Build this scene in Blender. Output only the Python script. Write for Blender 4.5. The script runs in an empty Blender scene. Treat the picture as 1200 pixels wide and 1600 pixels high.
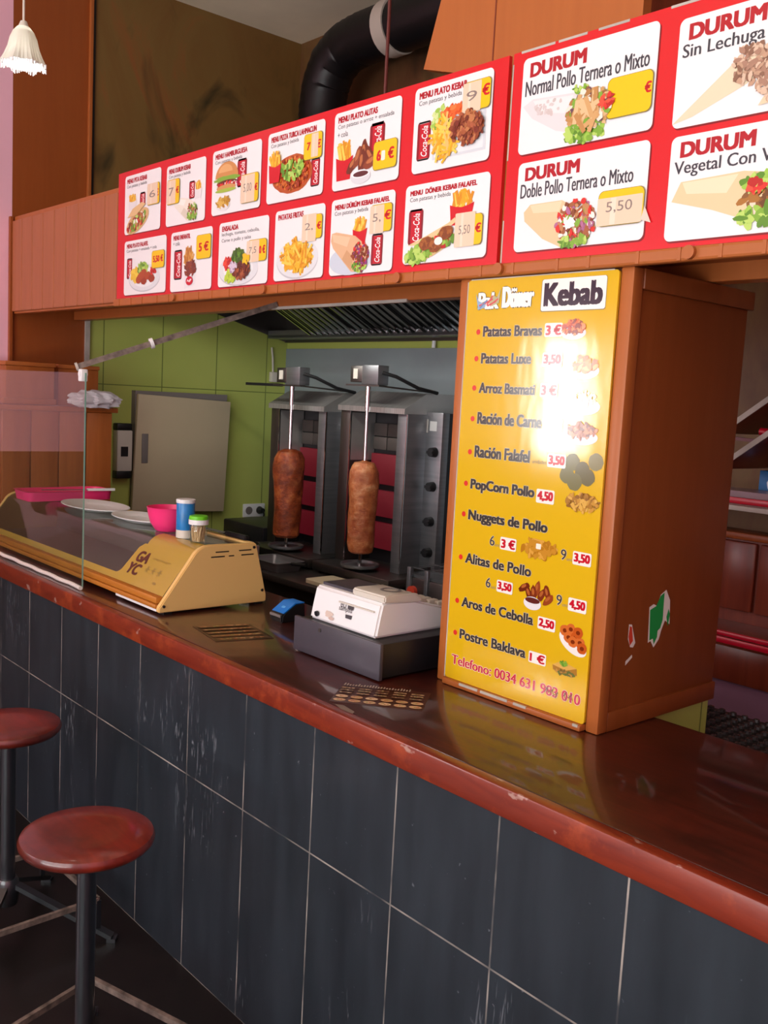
import bpy, bmesh, math, random
from mathutils import Vector, Matrix
C = bpy.context.scene.collection
SC = bpy.context.scene
R = math.radians
random.seed(7)

# ------------------------------------------------------------------ camera
CAM = Vector((0.0, -1.3945, 1.72))
yaw, pit, rol = 0.84462, 0.117846, 0.052929
_r = Vector((math.cos(yaw), math.sin(yaw), 0)); _f = Vector((-math.sin(yaw), math.cos(yaw), 0)); _u = Vector((0, 0, 1))
_f, _u = _f * math.cos(pit) - _u * math.sin(pit), _u * math.cos(pit) + _f * math.sin(pit)
_r, _u = _r * math.cos(rol) + _u * math.sin(rol), _u * math.cos(rol) - _r * math.sin(rol)
cd = bpy.data.cameras.new('camera'); cam = bpy.data.objects.new('camera', cd); C.objects.link(cam)
cam.matrix_world = Matrix(((_r.x, _u.x, -_f.x, CAM.x), (_r.y, _u.y, -_f.y, CAM.y), (_r.z, _u.z, -_f.z, CAM.z), (0, 0, 0, 1)))
cd.sensor_fit = 'VERTICAL'; cd.sensor_height = 24; cd.sensor_width = 18; cd.lens = 1502.5 / 1600 * 24; cd.clip_start = 0.02
SC.camera = cam
# ------------------------------------------------------------------ world, light, exposure
w = bpy.data.worlds.new('daylight'); SC.world = w; w.use_nodes = True
w.node_tree.nodes['Background'].inputs[0].default_value = (0.75, 0.87, 1, 1); w.node_tree.nodes['Background'].inputs[1].default_value = 1.0
SC.view_settings.view_transform = 'Standard'; SC.view_settings.look = 'None'; SC.view_settings.gamma = 1
SC.view_settings.use_curve_mapping = False; SC.view_settings.exposure = -0.32

def area(name, loc, rot, sx, sy, watts, col):
    l = bpy.data.lights.new(name, 'AREA'); l.shape = 'RECTANGLE'; l.size = sx; l.size_y = sy; l.energy = watts; l.color = col
    o = bpy.data.objects.new(name, l); C.objects.link(o); o.location = loc; o.rotation_euler = rot
    return o
# daylight arriving through the storefront behind the camera and the small window in the left wall
area('daylight_storefront', (-.45, -4.85, 1.95), (R(90), 0, 0), 4.6, 2.9, 200, (1.0, 0.98, 0.96))
area('daylight_side_window', (-5.0, -4.05, 1.8), (R(90), 0, R(-90)), 0.85, 0.95, 115, (1, 0.97, 0.93))
# unseen area lamp added outside to lift the ceiling, emulating pavement bounce
area('added_pavement_bounce', (-.45, -5.7, .05), (R(130), 0, 0), 4.6, 1.6, 480, (1.0, 0.96, 0.88))

# ------------------------------------------------------------------ helpers
def lin(h):
    h = h.lstrip('#'); v = [int(h[i:i + 2], 16) / 255 for i in (0, 2, 4)]
    return tuple(c / 12.92 if c <= .04045 else ((c + .055) / 1.055) ** 2.4 for c in v) + (1,)
class NT:
    def __init__(s, name):
        s.m = bpy.data.materials.new(name); s.m.use_nodes = True; s.t = s.m.node_tree
        s.b = s.t.nodes['Principled BSDF']; s.out = s.t.nodes['Material Output']
    def n(s, kind, **kw):
        x = s.t.nodes.new('ShaderNode' + kind)
        for k, v in kw.items(): setattr(x, k, v)
        return x
    def l(s, a, b): s.t.links.new(a, b)
    def math(s, op, a, b=None, c=None):
        x = s.n('Math', operation=op)
        for i, v in enumerate((a, b, c)):
            if v is None: continue
            if isinstance(v, (int, float)): x.inputs[i].default_value = v
            else: s.l(v, x.inputs[i])
        return x.outputs[0]
    def mix(s, fac, a, b, mode='MIX'):
        x = s.n('Mix', data_type='RGBA', blend_type=mode)
        for i, v in ((0, fac), (6, a), (7, b)):
            if isinstance(v, (int, float)): x.inputs[i].default_value = v
            elif isinstance(v, tuple): x.inputs[i].default_value = v
            else: s.l(v, x.inputs[i])
        return x.outputs[2]
    def pos(s): return s.n('NewGeometry').outputs['Position']
    def noise(s, scale, detail=4, vec=None, stretch=None, rough=.55, dist=0):
        x = s.n('TexNoise'); x.inputs['Scale'].default_value = scale; x.inputs['Detail'].default_value = detail; x.inputs['Roughness'].default_value = rough; x.inputs['Distortion'].default_value = dist
        v = vec if vec is not None else s.pos()
        if stretch:
            mp = s.n('Mapping'); mp.inputs['Scale'].default_value = stretch; s.l(v, mp.inputs[0]); v = mp.outputs[0]
        s.l(v, x.inputs['Vector']); return x.outputs['Fac']
    def ramp(s, fac, *stops):
        x = s.n('ValToRGB'); e = x.color_ramp.elements
        e[0].position, e[0].color = stops[0]; e[1].position, e[1].color = stops[-1]
        for p, c in stops[1:-1]:
            q = e.new(p); q.color = c
        s.l(fac, x.inputs[0]); return x.outputs[0]
    def bump(s, h, strength, dist=.002):
        x = s.n('Bump'); x.inputs['Strength'].default_value = strength; x.inputs['Distance'].default_value = dist
        s.l(h, x.inputs['Height']); s.l(x.outputs[0], s.b.inputs['Normal'])
    def set(s, color=None, rough=None, metal=None, coat=None, coat_rough=None, spec=None):
        for k, v in (('Base Color', color), ('Roughness', rough), ('Metallic', metal), ('Coat Weight', coat), ('Coat Roughness', coat_rough), ('Specular IOR Level', spec)):
            if v is None: continue
            if isinstance(v, (int, float, tuple)): s.b.inputs[k].default_value = v
            else: s.l(v, s.b.inputs[k])
W4 = (1, 1, 1, 1); K4 = (0, 0, 0, 1)
def g4(v): return (v, v, v, 1)
def mat(name, hexc, rough=.5, metal=0, coat=0, var=None, bump=None, emit=None, spec=.5, trans=0):
    t = NT(name); col = lin(hexc)
    t.set(rough=rough, metal=metal, coat=coat, spec=spec, coat_rough=.1)
    if var:
        f = t.noise(var[0], 5, stretch=var[2] if len(var) > 2 else None)
        t.set(color=t.mix(t.ramp(f, (.3, g4(1 - var[1])), (.7, W4)), K4, col) if False else t.mix(1.0, col, t.ramp(f, (.3, g4(1 - var[1])), (.7, W4)), 'MULTIPLY'))
    else: t.set(color=col)
    if bump: t.bump(t.noise(bump[0], 3), bump[1])
    if emit:
        t.b.inputs['Emission Color'].default_value = lin(emit[0]); t.b.inputs['Emission Strength'].default_value = emit[1]
    if trans: t.b.inputs['Transmission Weight'].default_value = trans
    return t.m
_ink = {}
def ink(h, rough=.3):
    k = (h, rough)
    if k not in _ink: _ink[k] = mat('ink_' + h.strip('#'), h, rough)
    return _ink[k]
def line_mask(t, axis, spacing, offset, width):
    sp = t.n('SeparateXYZ'); t.l(t.pos(), sp.inputs[0])
    v = t.math('ADD', sp.outputs[axis], -offset + spacing * 100.5)
    v = t.math('FRACT', t.math('DIVIDE', v, spacing))
    v = t.math('ABSOLUTE', t.math('SUBTRACT', v, .5))
    return t.math('LESS_THAN', v, width / spacing / 2)
def glass_mat(name, tint=(.93, .97, .95, 1), f0=.04):
    t = NT(name); t.t.nodes.remove(t.b)
    lw = t.n('LayerWeight'); lw.inputs[0].default_value = .5
    f = t.math('MULTIPLY_ADD', t.math('POWER', lw.outputs['Facing'], 5.0), 1 - f0, f0)
    tr = t.n('BsdfTransparent'); tr.inputs[0].default_value = tint
    gl = t.n('BsdfGlossy'); gl.inputs['Roughness'].default_value = .01; gl.inputs['Color'].default_value = W4
    mx = t.n('MixShader'); t.l(f, mx.inputs[0]); t.l(tr.outputs[0], mx.inputs[1]); t.l(gl.outputs[0], mx.inputs[2]); t.l(mx.outputs[0], t.out.inputs[0])
    return t.m

# ------- mesh builders
def new(): return bmesh.new()
def box(bm, a, b, bev=0, seg=2):
    a, b = Vector(a), Vector(b); r = bmesh.ops.create_cube(bm, size=1)
    vs = r['verts']; s = b - a; c = (a + b) / 2
    for v in vs: v.co = Vector((v.co.x * s.x, v.co.y * s.y, v.co.z * s.z)) + c
    if bev:
        es = list({e for v in vs for e in v.link_edges})
        bmesh.ops.bevel(bm, geom=es, offset=min(bev, min(abs(s.x), abs(s.y), abs(s.z)) * .45), segments=seg, affect='EDGES', profile=.5)
    return bm
def prism(bm, pts, axis, a0, a1):
    """polygon pts in the two other axes, extruded along axis from a0 to a1"""
    def P(p, a):
        q = list(p); q.insert(axis, a); return q
    lo = [bm.verts.new(P(p, a0)) for p in pts]; hi = [bm.verts.new(P(p, a1)) for p in pts]
    bm.faces.new(lo); bm.faces.new(hi[::-1]); n = len(pts)
    for i in range(n): bm.faces.new((lo[i], hi[i], hi[(i + 1) % n], lo[(i + 1) % n]))
    bmesh.ops.recalc_face_normals(bm, faces=bm.faces[:]); return bm
def lathe(bm, prof, c=(0, 0, 0), seg=40, closed=False, sx=1, sy=1, wob=None):
    rings = []
    for r, z in prof:
        if r < 1e-6: rings.append([bm.verts.new((c[0], c[1], c[2] + z))])
        else:
            ring = []
            for i in range(seg):
                a = 2 * math.pi * i / seg; k = wob(a, z) if wob else 1
                ring.append(bm.verts.new((c[0] + r * k * sx * math.cos(a), c[1] + r * k * sy * math.sin(a), c[2] + z)))
            rings.append(ring)
    pairs = list(zip(rings, rings[1:]))
    if closed: pairs.append((rings[-1], rings[0]))
    for a, b in pairs:
        for i in range(seg):
            j = (i + 1) % seg
            if len(a) == 1 and len(b) == 1: break
            if len(a) == 1: bm.faces.new((a[0], b[i], b[j]))
            elif len(b) == 1: bm.faces.new((a[i], b[0], a[j]))
            else: bm.faces.new((a[i], b[i], b[j], a[j]))
    bmesh.ops.recalc_face_normals(bm, faces=bm.faces[:]); return bm
def tube(bm, pts, r, seg=12, cap=True):
    pts = [Vector(p) for p in pts]; rr = r if isinstance(r, (list, tuple)) else [r] * len(pts); rings = []; up = None
    for i, p in enumerate(pts):
        d = (pts[min(i + 1, len(pts) - 1)] - pts[max(i - 1, 0)]).normalized()
        if up is None: up = d.orthogonal().normalized()
        up = (up - d * up.dot(d)).normalized(); s = d.cross(up)
        rings.append([bm.verts.new(p + (up * math.cos(2 * math.pi * k / seg) + s * math.sin(2 * math.pi * k / seg)) * rr[i]) for k in range(seg)])
    for a, b in zip(rings, rings[1:]):
        for k in range(seg): bm.faces.new((a[k], a[(k + 1) % seg], b[(k + 1) % seg], b[k]))
    if cap: bm.faces.new(rings[0][::-1]); bm.faces.new(rings[-1])
    bmesh.ops.recalc_face_normals(bm, faces=bm.faces[:]); return bm
def bar(bm, a, b, wdt, hgt, up=(0, 0, 1)):
    a, b = Vector(a), Vector(b); d = (b - a).normalized(); up = Vector(up); s = d.cross(up).normalized(); u = s.cross(d)
    vs = [[bm.verts.new(p + s * i * wdt / 2 + u * j * hgt / 2) for i, j in ((-1, -1), (1, -1), (1, 1), (-1, 1))] for p in (a, b)]
    bm.faces.new(vs[0]); bm.faces.new(vs[1][::-1])
    for k in range(4): bm.faces.new((vs[0][k], vs[0][(k + 1) % 4], vs[1][(k + 1) % 4], vs[1][k]))
    bmesh.ops.recalc_face_normals(bm, faces=bm.faces[:]); return bm

def tag(o, label=None, cat=None, group=None, kind=None):
    if label: o['label'] = label
    if cat: o['category'] = cat
    if group: o['group'] = group
    if kind: o['kind'] = kind
    return o
WORLD = {}
def thing(name, label, cat, loc, group=None):
    o = bpy.data.objects.new(name, None); C.objects.link(o); o.location = loc; o.empty_display_size = .05
    WORLD[o.name] = Vector(loc); return tag(o, label, cat, group)
def smooth(me, ang=35):
    for p in me.polygons: p.use_smooth = True
    try: me.set_sharp_from_angle(angle=R(ang))
    except Exception: pass
def obj(name, bm, m, parent=None, label=None, cat=None, group=None, kind=None, sm=True, loc=None):
    """bm is in world coordinates; the object gets its own origin"""
    me = bpy.data.meshes.new(name); bm.to_mesh(me); bm.free()
    for x in (m if isinstance(m, list) else [m]): me.materials.append(x)
    if sm: smooth(me)
    o = bpy.data.objects.new(name, me); C.objects.link(o)
    if loc is None:
        if len(me.vertices):
            xs = [v.co for v in me.vertices]
            lo = Vector([min(v[i] for v in xs) for i in range(3)]); hi = Vector([max(v[i] for v in xs) for i in range(3)])
            loc = Vector(((lo.x + hi.x) / 2, (lo.y + hi.y) / 2, lo.z))
        else: loc = Vector((0, 0, 0))
    loc = Vector(loc); me.transform(Matrix.Translation(-loc))
    WORLD[o.name] = loc
    if parent is not None:
        o.parent = parent; o.location = loc - WORLD[parent.name]
    else: o.location = loc
    return tag(o, label, cat, group, kind)
def struct(name, bm, m, **k): return obj(name, bm, m, kind='structure', sm=k.pop('sm', False), **k)

# ------- printed artwork: flat shapes and lettering laid on a plane
class Frame:
    def __init__(s, o, ux, uy):
        s.o = Vector(o); s.ux = Vector(ux).normalized(); s.uy = Vector(uy).normalized(); s.n = s.ux.cross(s.uy)
    def at(s, x, y, h=0): return s.o + s.ux * x + s.uy * y + s.n * h
    def sub(s, x, y, h=0): return Frame(s.at(x, y, h), s.ux, s.uy)
_txt = {}
def text_mesh(body, bold=0.0, shear=0.0):
    k = (body, bold, shear)
    if k in _txt: return _txt[k]
    cu = bpy.data.curves.new('t', 'FONT'); cu.body = body; cu.size = 1; cu.offset = bold; cu.shear = shear; cu.resolution_u = 3; cu.fill_mode = 'FRONT'
    o = bpy.data.objects.new('t', cu); C.objects.link(o)
    dg = bpy.context.evaluated_depsgraph_get(); ev = o.evaluated_get(dg); me = ev.to_mesh()
    vs = [(v.co.x, v.co.y) for v in me.vertices]; fs = [tuple(p.vertices) for p in me.polygons]
    ev.to_mesh_clear(); bpy.data.objects.remove(o); bpy.data.curves.remove(cu)
    _txt[k] = (vs, fs); return _txt[k]
class Print:
    def __init__(s, fr, h=.0006, rough=.3):
        s.f = fr; s.h = h; s.bm = bmesh.new(); s.mats = []; s.rough = rough; s.step = .00002
    def mi(s, col):
        m = ink(col, s.rough)
        if m not in s.mats: s.mats.append(m)
        return s.mats.index(m)
    def poly(s, pts, col):
        s.h += s.step; vs = [s.bm.verts.new(s.f.at(x, y, s.h)) for x, y in pts]
        try: f = s.bm.faces.new(vs); f.material_index = s.mi(col); f.normal_update()
        except ValueError: return
        if f.normal.dot(s.f.n) < 0: f.normal_flip()
    def rect(s, x0, y0, x1, y1, col, r=0):
        s.poly(rrect(x0, y0, x1, y1, r), col)
    def ell(s, cx, cy, rx, ry, col, rot=0, n=20, j=0):
        c, sn = math.cos(R(rot)), math.sin(R(rot)); P = []
        for i in range(n):
            a = 2 * math.pi * i / n; k = 1 + random.uniform(-j, j); x = rx * k * math.cos(a); y = ry * k * math.sin(a)
            P.append((cx + x * c - y * sn, cy + x * sn + y * c))
        s.poly(P, col)
    def chunks(s, cx, cy, rx, ry, cols, n, size, rot=0, asp=1.6):
        size *= .74
        for _ in range(int(n * 1.8)):
            a = random.uniform(0, 6.28); q = math.sqrt(random.random()); x = rx * q * math.cos(a); y = ry * q * math.sin(a)
            c, sn = math.cos(R(rot)), math.sin(R(rot))
            s.ell(cx + x * c - y * sn, cy + x * sn + y * c, size * random.uniform(.6, 1.2), size / asp * random.uniform(.6, 1.2), random.choice(cols), random.uniform(0, 180), 9, .25)
    def sticks(s, cx, cy, rx, ry, n, L, wd, cols, rot=(0, 180)):
        for _ in range(n):
            a = random.uniform(0, 6.28); q = math.sqrt(random.random()); x = cx + rx * q * math.cos(a); y = cy + ry * q * math.sin(a)
            t = R(random.uniform(*rot)); dx, dy = math.cos(t) * L / 2, math.sin(t) * L / 2; nx, ny = -math.sin(t) * wd / 2, math.cos(t) * wd / 2
            s.poly([(x - dx - nx, y - dy - ny), (x + dx - nx, y + dy - ny), (x + dx + nx, y + dy + ny), (x - dx + nx, y - dy + ny)], random.choice(cols))
    def text(s, body, x0, y0, x1, y1, col, bold=0.0, shear=0.0, rot90=False, outline=None, keep=False):
        """lettering fitted into the rectangle; y0 is the lowest point of the letters"""
        vs, fs = text_mesh(body, 0.0, shear)
        if not vs: return
        lx, hx = min(v[0] for v in vs), max(v[0] for v in vs); ly, hy = min(v[1] for v in vs), max(v[1] for v in vs)
        def lay(dx, dy, col, ins):
            s.h += s.step; V = []
            for a, b in vs:
                p, q = (a - lx) / (hx - lx), (b - ly) / (hy - ly)
                if rot90: p, q = 1 - q, p
                V.append(s.bm.verts.new(s.f.at(x0 + ins + p * (x1 - x0 - 2 * ins) + dx, y0 + ins * .5 + q * (y1 - y0 - ins) + dy, s.h)))
            k = s.mi(col)
            for f in fs:
                try: g = s.bm.faces.new([V[i] for i in f])
                except ValueError: continue
                g.material_index = k; g.normal_update()
                if g.normal.dot(s.f.n) < 0: g.normal_flip()
        d = max(0, bold) * 1.5 * ((x1 - x0) if rot90 else (y1 - y0))
        if outline:
            e = outline[1]
            for i in range(8): lay((d + e) * math.cos(i * .7854), (d * .5 + e) * math.sin(i * .7854), outline[0], d)
        lay(0, 0, col, d)
        if d > 0:
            st = [(-1, 0), (1, 0)] + ([(-.5, 0), (.5, 0), (-1, .5), (1, -.5), (-1, -.5), (1, .5)] if bold > .03 else [])
            for u, v in st: lay(u * d, v * d, col, d)
    def build(s, name, parent, label=None, **kw):
        return obj(name, s.bm, s.mats or [ink('#ffffff')], parent, label, sm=False, **kw)
def rrect(x0, y0, x1, y1, r, n=6):
    if r <= 0: return [(x0, y0), (x1, y0), (x1, y1), (x0, y1)]
    P = []
    for cx, cy, a0 in ((x1 - r, y0 + r, -90), (x1 - r, y1 - r, 0), (x0 + r, y1 - r, 90), (x0 + r, y0 + r, 180)):
        for i in range(n + 1):
            a = R(a0 + 90 * i / n); P.append((cx + r * math.cos(a), cy + r * math.sin(a)))
    return P

# ------------------------------------------------------------------ materials
def laminate(name, a, b, rough=.38, axis=2, groove=None):
    t = NT(name); st = [14, 14, 14]; st[axis] = 1.2
    f = t.noise(2.2, 5, stretch=tuple(st), dist=.6)
    col = t.ramp(f, (.3, lin(a)), (.7, lin(b)))
    if groove:
        msk = line_mask(t, *groove); col = t.mix(msk, col, lin('#4a2412'))
    t.set(color=col, rough=rough, spec=.4); t.bump(f, .02); return t.m
M = {}
M['lam'] = laminate('laminate_orange_brown', '#aa5e2c', '#b0632f')
M['lam_dark'] = laminate('laminate_brown', '#954b1e', '#9b5022')
M['lam_shade'] = laminate('laminate_side_shade', '#7e3e18', '#86441e')  # laminate copy darkened so the pillar side's shade sits in its colour
M['lam_board'] = laminate('laminate_planks', '#a5613c', '#b06a44')
M['cab'] = laminate('cabinet_wood', '#98501f', '#a85c28')
M['darkwood'] = laminate('dark_red_wood', '#6a2c1c', '#7e3824', rough=.3)
def mahogany(name, a, b, rough, coat, cr):
    t = NT(name); f = t.noise(3, 6, stretch=(1.2, 9, 9), dist=1.2); g = t.noise(1.6, 3)
    col = t.mix(t.ramp(t.noise(3.2, 5, rough=.65), (.42, K4), (.66, g4(.8))), t.ramp(f, (.3, lin(a)), (.72, lin(b))), lin('#220a07'))
    t.set(color=col, rough=rough, coat=coat, coat_rough=cr, spec=.5); t.bump(t.noise(14, 4), .10, .004); return t.m
M['top'] = mahogany('varnished_mahogany', '#35100a', '#561c11', .38, .75, .07)
def nosing():
    t = NT('worn_mahogany_edge'); f = t.noise(3, 6, stretch=(1.2, 9, 9), dist=1.2)
    col = t.ramp(f, (.3, lin('#6e2012')), (.72, lin('#8c3219')))
    wear = t.ramp(t.noise(7, 6, rough=.7), (.52, K4), (.68, g4(.75)))
    col = t.mix(wear, col, lin('#b04c24'))
    chip = t.ramp(t.noise(24, 4, stretch=(.6, 1, 1)), (.68, K4), (.72, g4(.7)))
    t.set(color=t.mix(chip, col, lin('#b9968a')), rough=.38, coat=.25, coat_rough=.2); t.bump(t.noise(40, 4), .15, .003); return t.m
M['nose'] = nosing()
M['seat'] = mahogany('seat_mahogany', '#6e1c12', '#8a2a18', .34, .8, .12)
def tile():
    t = NT('black_wall_tile')
    fx = line_mask(t, 0, .3, -2.68 + .3 * 0 - .0, .0042); fz = line_mask(t, 2, .597, .0, .0042)
    sp = t.n('SeparateXYZ'); t.l(t.pos(), sp.inputs[0])
    m = t.math('MAXIMUM', fx, fz)
    wear = t.ramp(t.noise(5, 3), (.40, g4(.05)), (.62, g4(.8)))
    base = t.ramp(t.noise(4, 6, stretch=(3, 3, .6)), (.3, lin('#1d242b')), (.7, lin('#2b333b')))
    scr = t.math('MULTIPLY', t.ramp(t.noise(26, 3, stretch=(3.0, 1, .35), dist=1.5), (.60, K4), (.68, g4(.6))), t.ramp(t.noise(2.3, 2), (.55, K4), (.68, W4)))
    dust = t.ramp(t.noise(60, 2), (.71, K4), (.75, g4(.4)))
    col = t.mix(t.math('MAXIMUM', scr, dust), base, lin('#8a9098'))
    col = t.mix(t.math('MULTIPLY', m, wear), col, lin('#b9b0a6'))
    t.set(color=col, rough=.42, spec=.45); t.bump(t.noise(30, 4), .08); return t.m
M['tile'] = tile()
def marble(name, cs, scale=1.3):
    t = NT(name); f = t.noise(scale, 7, dist=1.8, rough=.62, stretch=(1, 1, .6)); g = t.noise(scale * 2.0, 4, dist=1.0, stretch=(1, 1, .5))
    col = t.ramp(f, (.28, lin(cs[0])), (.45, lin(cs[1])), (.58, lin(cs[2])), (.75, lin(cs[3])))
    v = t.ramp(g, (.56, K4), (.72, g4(.8)))
    t.set(color=t.mix(v, col, lin('#20261c')), rough=.45, spec=.25); return t.m
M['marble'] = marble('brown_green_stone', ('#4a4a26', '#7a5a30', '#7e6236', '#96522c'))
M['marble2'] = marble('brown_red_stone', ('#4e2a18', '#63422a', '#6e5230', '#5e2c1a'))
def green():
    t = NT('green_tile'); a = line_mask(t, 1, .345, 1.22, .006); b = line_mask(t, 2, 3.0, 1.715, .005)
    col = t.ramp(t.noise(1.5, 3), (.3, lin('#adba5c')), (.7, lin('#b9c466')))
    t.set(color=t.mix(t.math('MAXIMUM', a, b), col, lin('#6f7d3a')), rough=.3); return t.m
M['green'] = green()
M['pink'] = mat('pink_paint', '#ffc6da', .7, var=(3, .08))
M['wains'] = mat('wainscot_brown', '#6e4a2c', .5, var=(4, .25))
M['cream'] = mat('ceiling_cream', '#fbf2d6', .9, var=(1.2, .22))
M['floor'] = mat('dark_floor', '#1d1a18', .35, var=(6, .5))
M['white'] = mat('white_plastic', '#ececee', .4)
M['offwhite'] = mat('offwhite_plastic', '#d6d0c4', .45)
M['whitetrim'] = mat('white_trim', '#c9c2b8', .6, var=(12, .3))
M['steel'] = mat('brushed_steel', '#8e9094', .36, metal=.75, var=(3, .2, (1, 1, 20)))
M['steel_dark'] = mat('dark_steel', '#6e6b68', .42, metal=1)
M['satin'] = mat('satin_steel', '#c4c3c0', .3, metal=.7, var=(4, .3, (30, 1, 1)))
M['mirror'] = mat('polished_steel', '#d8d8d8', .1, metal=1)
M['splash'] = mat('steel_splashback', '#9aa6ac', .6, metal=.15, var=(1.5, .25))
M['black'] = mat('black_plastic', '#141416', .45)
M['blackm'] = mat('black_metal', '#1c1c20', .38, var=(10, .2))
M['pole'] = mat('black_painted_pole', '#1b1f25', .3, coat=1, spec=.9)
M['worn'] = mat('worn_metal_edge', '#8a7a70', .5, var=(40, .7))
M['duct'] = mat('black_duct_foil', '#121012', .42, bump=(60, .1), spec=.35)
M['tape'] = mat('silver_tape', '#bdb3a8', .5)
M['gold'] = mat('gold_panel', '#ebc27a', .4, spec=.35)
M['goldprint'] = mat('gold_print', '#b8963f', .16)
M['rail'] = laminate('orange_rail', '#b06a22', '#c47c2e', axis=0)
M['hotpink'] = mat('hot_pink_plastic', '#ff3c84', .3)
M['blue'] = mat('blue_plastic', '#1478d6', .35)
M['lime'] = mat('lime_plastic', '#6cd01e', .4)
M['charcoal'] = mat('charcoal_metal', '#46434c', .4, var=(20, .08))
M['glass'] = glass_mat('clear_glass')
M['glass_tint'] = glass_mat('window_glass', (.98, .99, 1, 1), .04)
M['glass_edge'] = mat('glass_edge_green', '#7fa89a', .2)
M['silicone'] = mat('white_silicone', '#ddd6cf', .6)
M['red_trim'] = mat('red_trim', '#c81030', .3)
M['beige'] = mat('beige_panel', '#c4b496', .5, var=(2, .08))
M['grey'] = mat('grey_plastic', '#7b7472', .5)
M['burner'] = mat('glowing_burner', '#6a1420', .6, emit=('#e02a48', .07))
M['mesh'] = mat('burner_mesh', '#5a5450', .6, metal=.6)
M['red_board'] = mat('red_board', '#d6141f', .3)
M['card'] = mat('white_card', '#efeef0', .3)
M['red_cable'] = mat('brown_red_cable', '#5a1a14', .5)
def yellow():
    t = NT('yellow_vinyl'); t.set(color=lin('#dcb218'), rough=.11, spec=.6); t.bump(t.noise(5, 2, stretch=(2.5, 1, 1)), .10, .006); return t.m
M['yellow'] = yellow()
def meat(name, a, b, c):
    t = NT(name); f = t.noise(22, 7, stretch=(1, 1, 1.3), rough=.72); g = t.ramp(t.noise(4, 4, stretch=(.5, .5, 4)), (.42, K4), (.6, W4))
    col = t.ramp(f, (.3, lin(a)), (.5, lin(b)), (.72, lin(c))); col = t.mix(t.math('MULTIPLY', g, .5), col, lin(a))
    t.set(color=col, rough=.38, spec=.5); t.bump(f, .7, .01); return t.m
M['meat1'] = meat('roasted_meat_dark', '#4e180a', '#97421c', '#c47038')
M['meat2'] = meat('roasted_meat_light', '#853414', '#bb6c3c', '#d9a274')

# ------------------------------------------------------------------ room shell
XL, YB, ZC = -4.85, 2.07, 3.755
struct('floor', box(new(), (XL - .1, -4.7, -.1), (2.7, 2.2, 0)), M['floor'])
struct('ceiling', box(new(), (XL - .1, -4.7, ZC), (2.7, 2.2, ZC + .1)), M['cream'])
b = new(); box(b, (XL - .1, -3.65, 1.357), (XL, .39, ZC)); box(b, (XL - .1, -4.7, 2.4), (XL, -3.65, ZC)); struct('wall_left', b, M['pink'])
b = new(); box(b, (XL - .1, -4.7, 0), (XL, .39, 1.25)); box(b, (XL - .1, -3.65, 1.25), (XL, .39, 1.357)); struct('wall_left_lower', b, M['wains'])
struct('wall_left_panel', box(new(), (XL - .1, .39, 0), (XL, .785, ZC)), M['lam_dark'])
struct('wall_left_stone', box(new(), (XL - .1, .785, 2.28), (XL, YB, ZC)), M['marble'])
struct('wall_left_green', box(new(), (XL - .1, .785, 0), (XL, YB, 2.28)), M['green'])
struct('wall_back', box(new(), (XL - .1, YB, 0), (2.7, YB + .1, ZC)), M['marble2'])
struct('wall_back_green', box(new(), (XL, YB - .012, 0), (-2.45, YB, 2.28)), M['green'])
struct('wall_back_steel', box(new(), (XL, YB - .02, .86), (-2.45, YB - .012, 1.985)), M['splash'])
struct('wall_right', box(new(), (2.6, -4.7, 0), (2.7, 2.2, ZC)), M['pink'])
b = new()
for a, c in (((XL, -4.7, 0), (2.6, -4.6, .45)), ((XL, -4.7, 3.45), (2.6, -4.6, ZC)), ((XL, -4.7, .45), (-2.8, -4.6, 3.45)), ((1.9, -4.7, .45), (2.6, -4.6, 3.45))): box(b, a, c)
struct('wall_front', b, M['pink'])
b = new()
for x in (-2.8, -1.26, .3, 1.84): box(b, (x, -4.68, .45), (x + .06, -4.62, 3.45))
for z in (.45, 2.5, 3.39): box(b, (-2.8, -4.68, z), (1.9, -4.62, z + .06))
wf = struct('window_1', b, M['blackm']); obj('pane', box(new(), (-2.75, -4.655, .5), (1.85, -4.645, 3.4)), M['glass_tint'], wf)
b = new()
for y in (-4.6, -3.69): box(b, (XL - .08, y, 1.25), (XL - .02, y + .04, 2.4))
for z in (1.25, 2.36): box(b, (XL - .08, -4.6, z), (XL - .02, -3.65, z + .04))
wf = struct('window_2', b, M['lam_dark']); obj('pane', box(new(), (XL - .055, -4.57, 1.28), (XL - .045, -3.68, 2.37)), M['glass_tint'], wf)
struct('trim_1', box(new(), (XL, .372, 1.0), (XL + .02, .392, 2.5), .004), M['lam_dark'])            # post edge beside the pink wall
struct('trim_2', box(new(), (XL, .768, .0), (XL + .014, .792, 2.5)), M['whitetrim'])
struct('trim_3', box(new(), (XL, .765, 2.5), (XL + .02, .785, ZC), .004), M['lam'])
struct('trim_4', box(new(), (XL, .787, 2.28), (XL + .008, .80, ZC)), M['black'])

# header over the counter: fascia, planks at its left end, recessed soffit, inner beam, bead moulding
struct('trim_5', box(new(), (-4.83, .395, 2.035), (1.6, .43, 2.50), .004), M['lam'])
b = new(); x = -4.83; 
while x < -3.72:
    box(b, (x + .002, .383, 2.045), (min(x + .125, -3.70), .396, 2.478), .005); x += .127
struct('trim_6', b, M['lam_board'])
struct('trim_7', box(new(), (-4.83, .43, 2.075), (1.6, .70, 2.10)), M['lam_dark'])
struct('trim_8', box(new(), (-4.83, .70, 2.032), (1.6, .76, 2.50), .004), M['lam'])
b = new(); box(b, (-3.7, .372, 2.028), (1.6, .396, 2.058), .006)
for x in (-3.2, -2.62, -1.98, -1.615, -1.1, -.5):
    prism(b, [(x + .014 * math.cos(R(a)), 2.044 + .014 * math.sin(R(a))) for a in range(0, 360, 24)], 1, .362, .374)
x = -3.65
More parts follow.
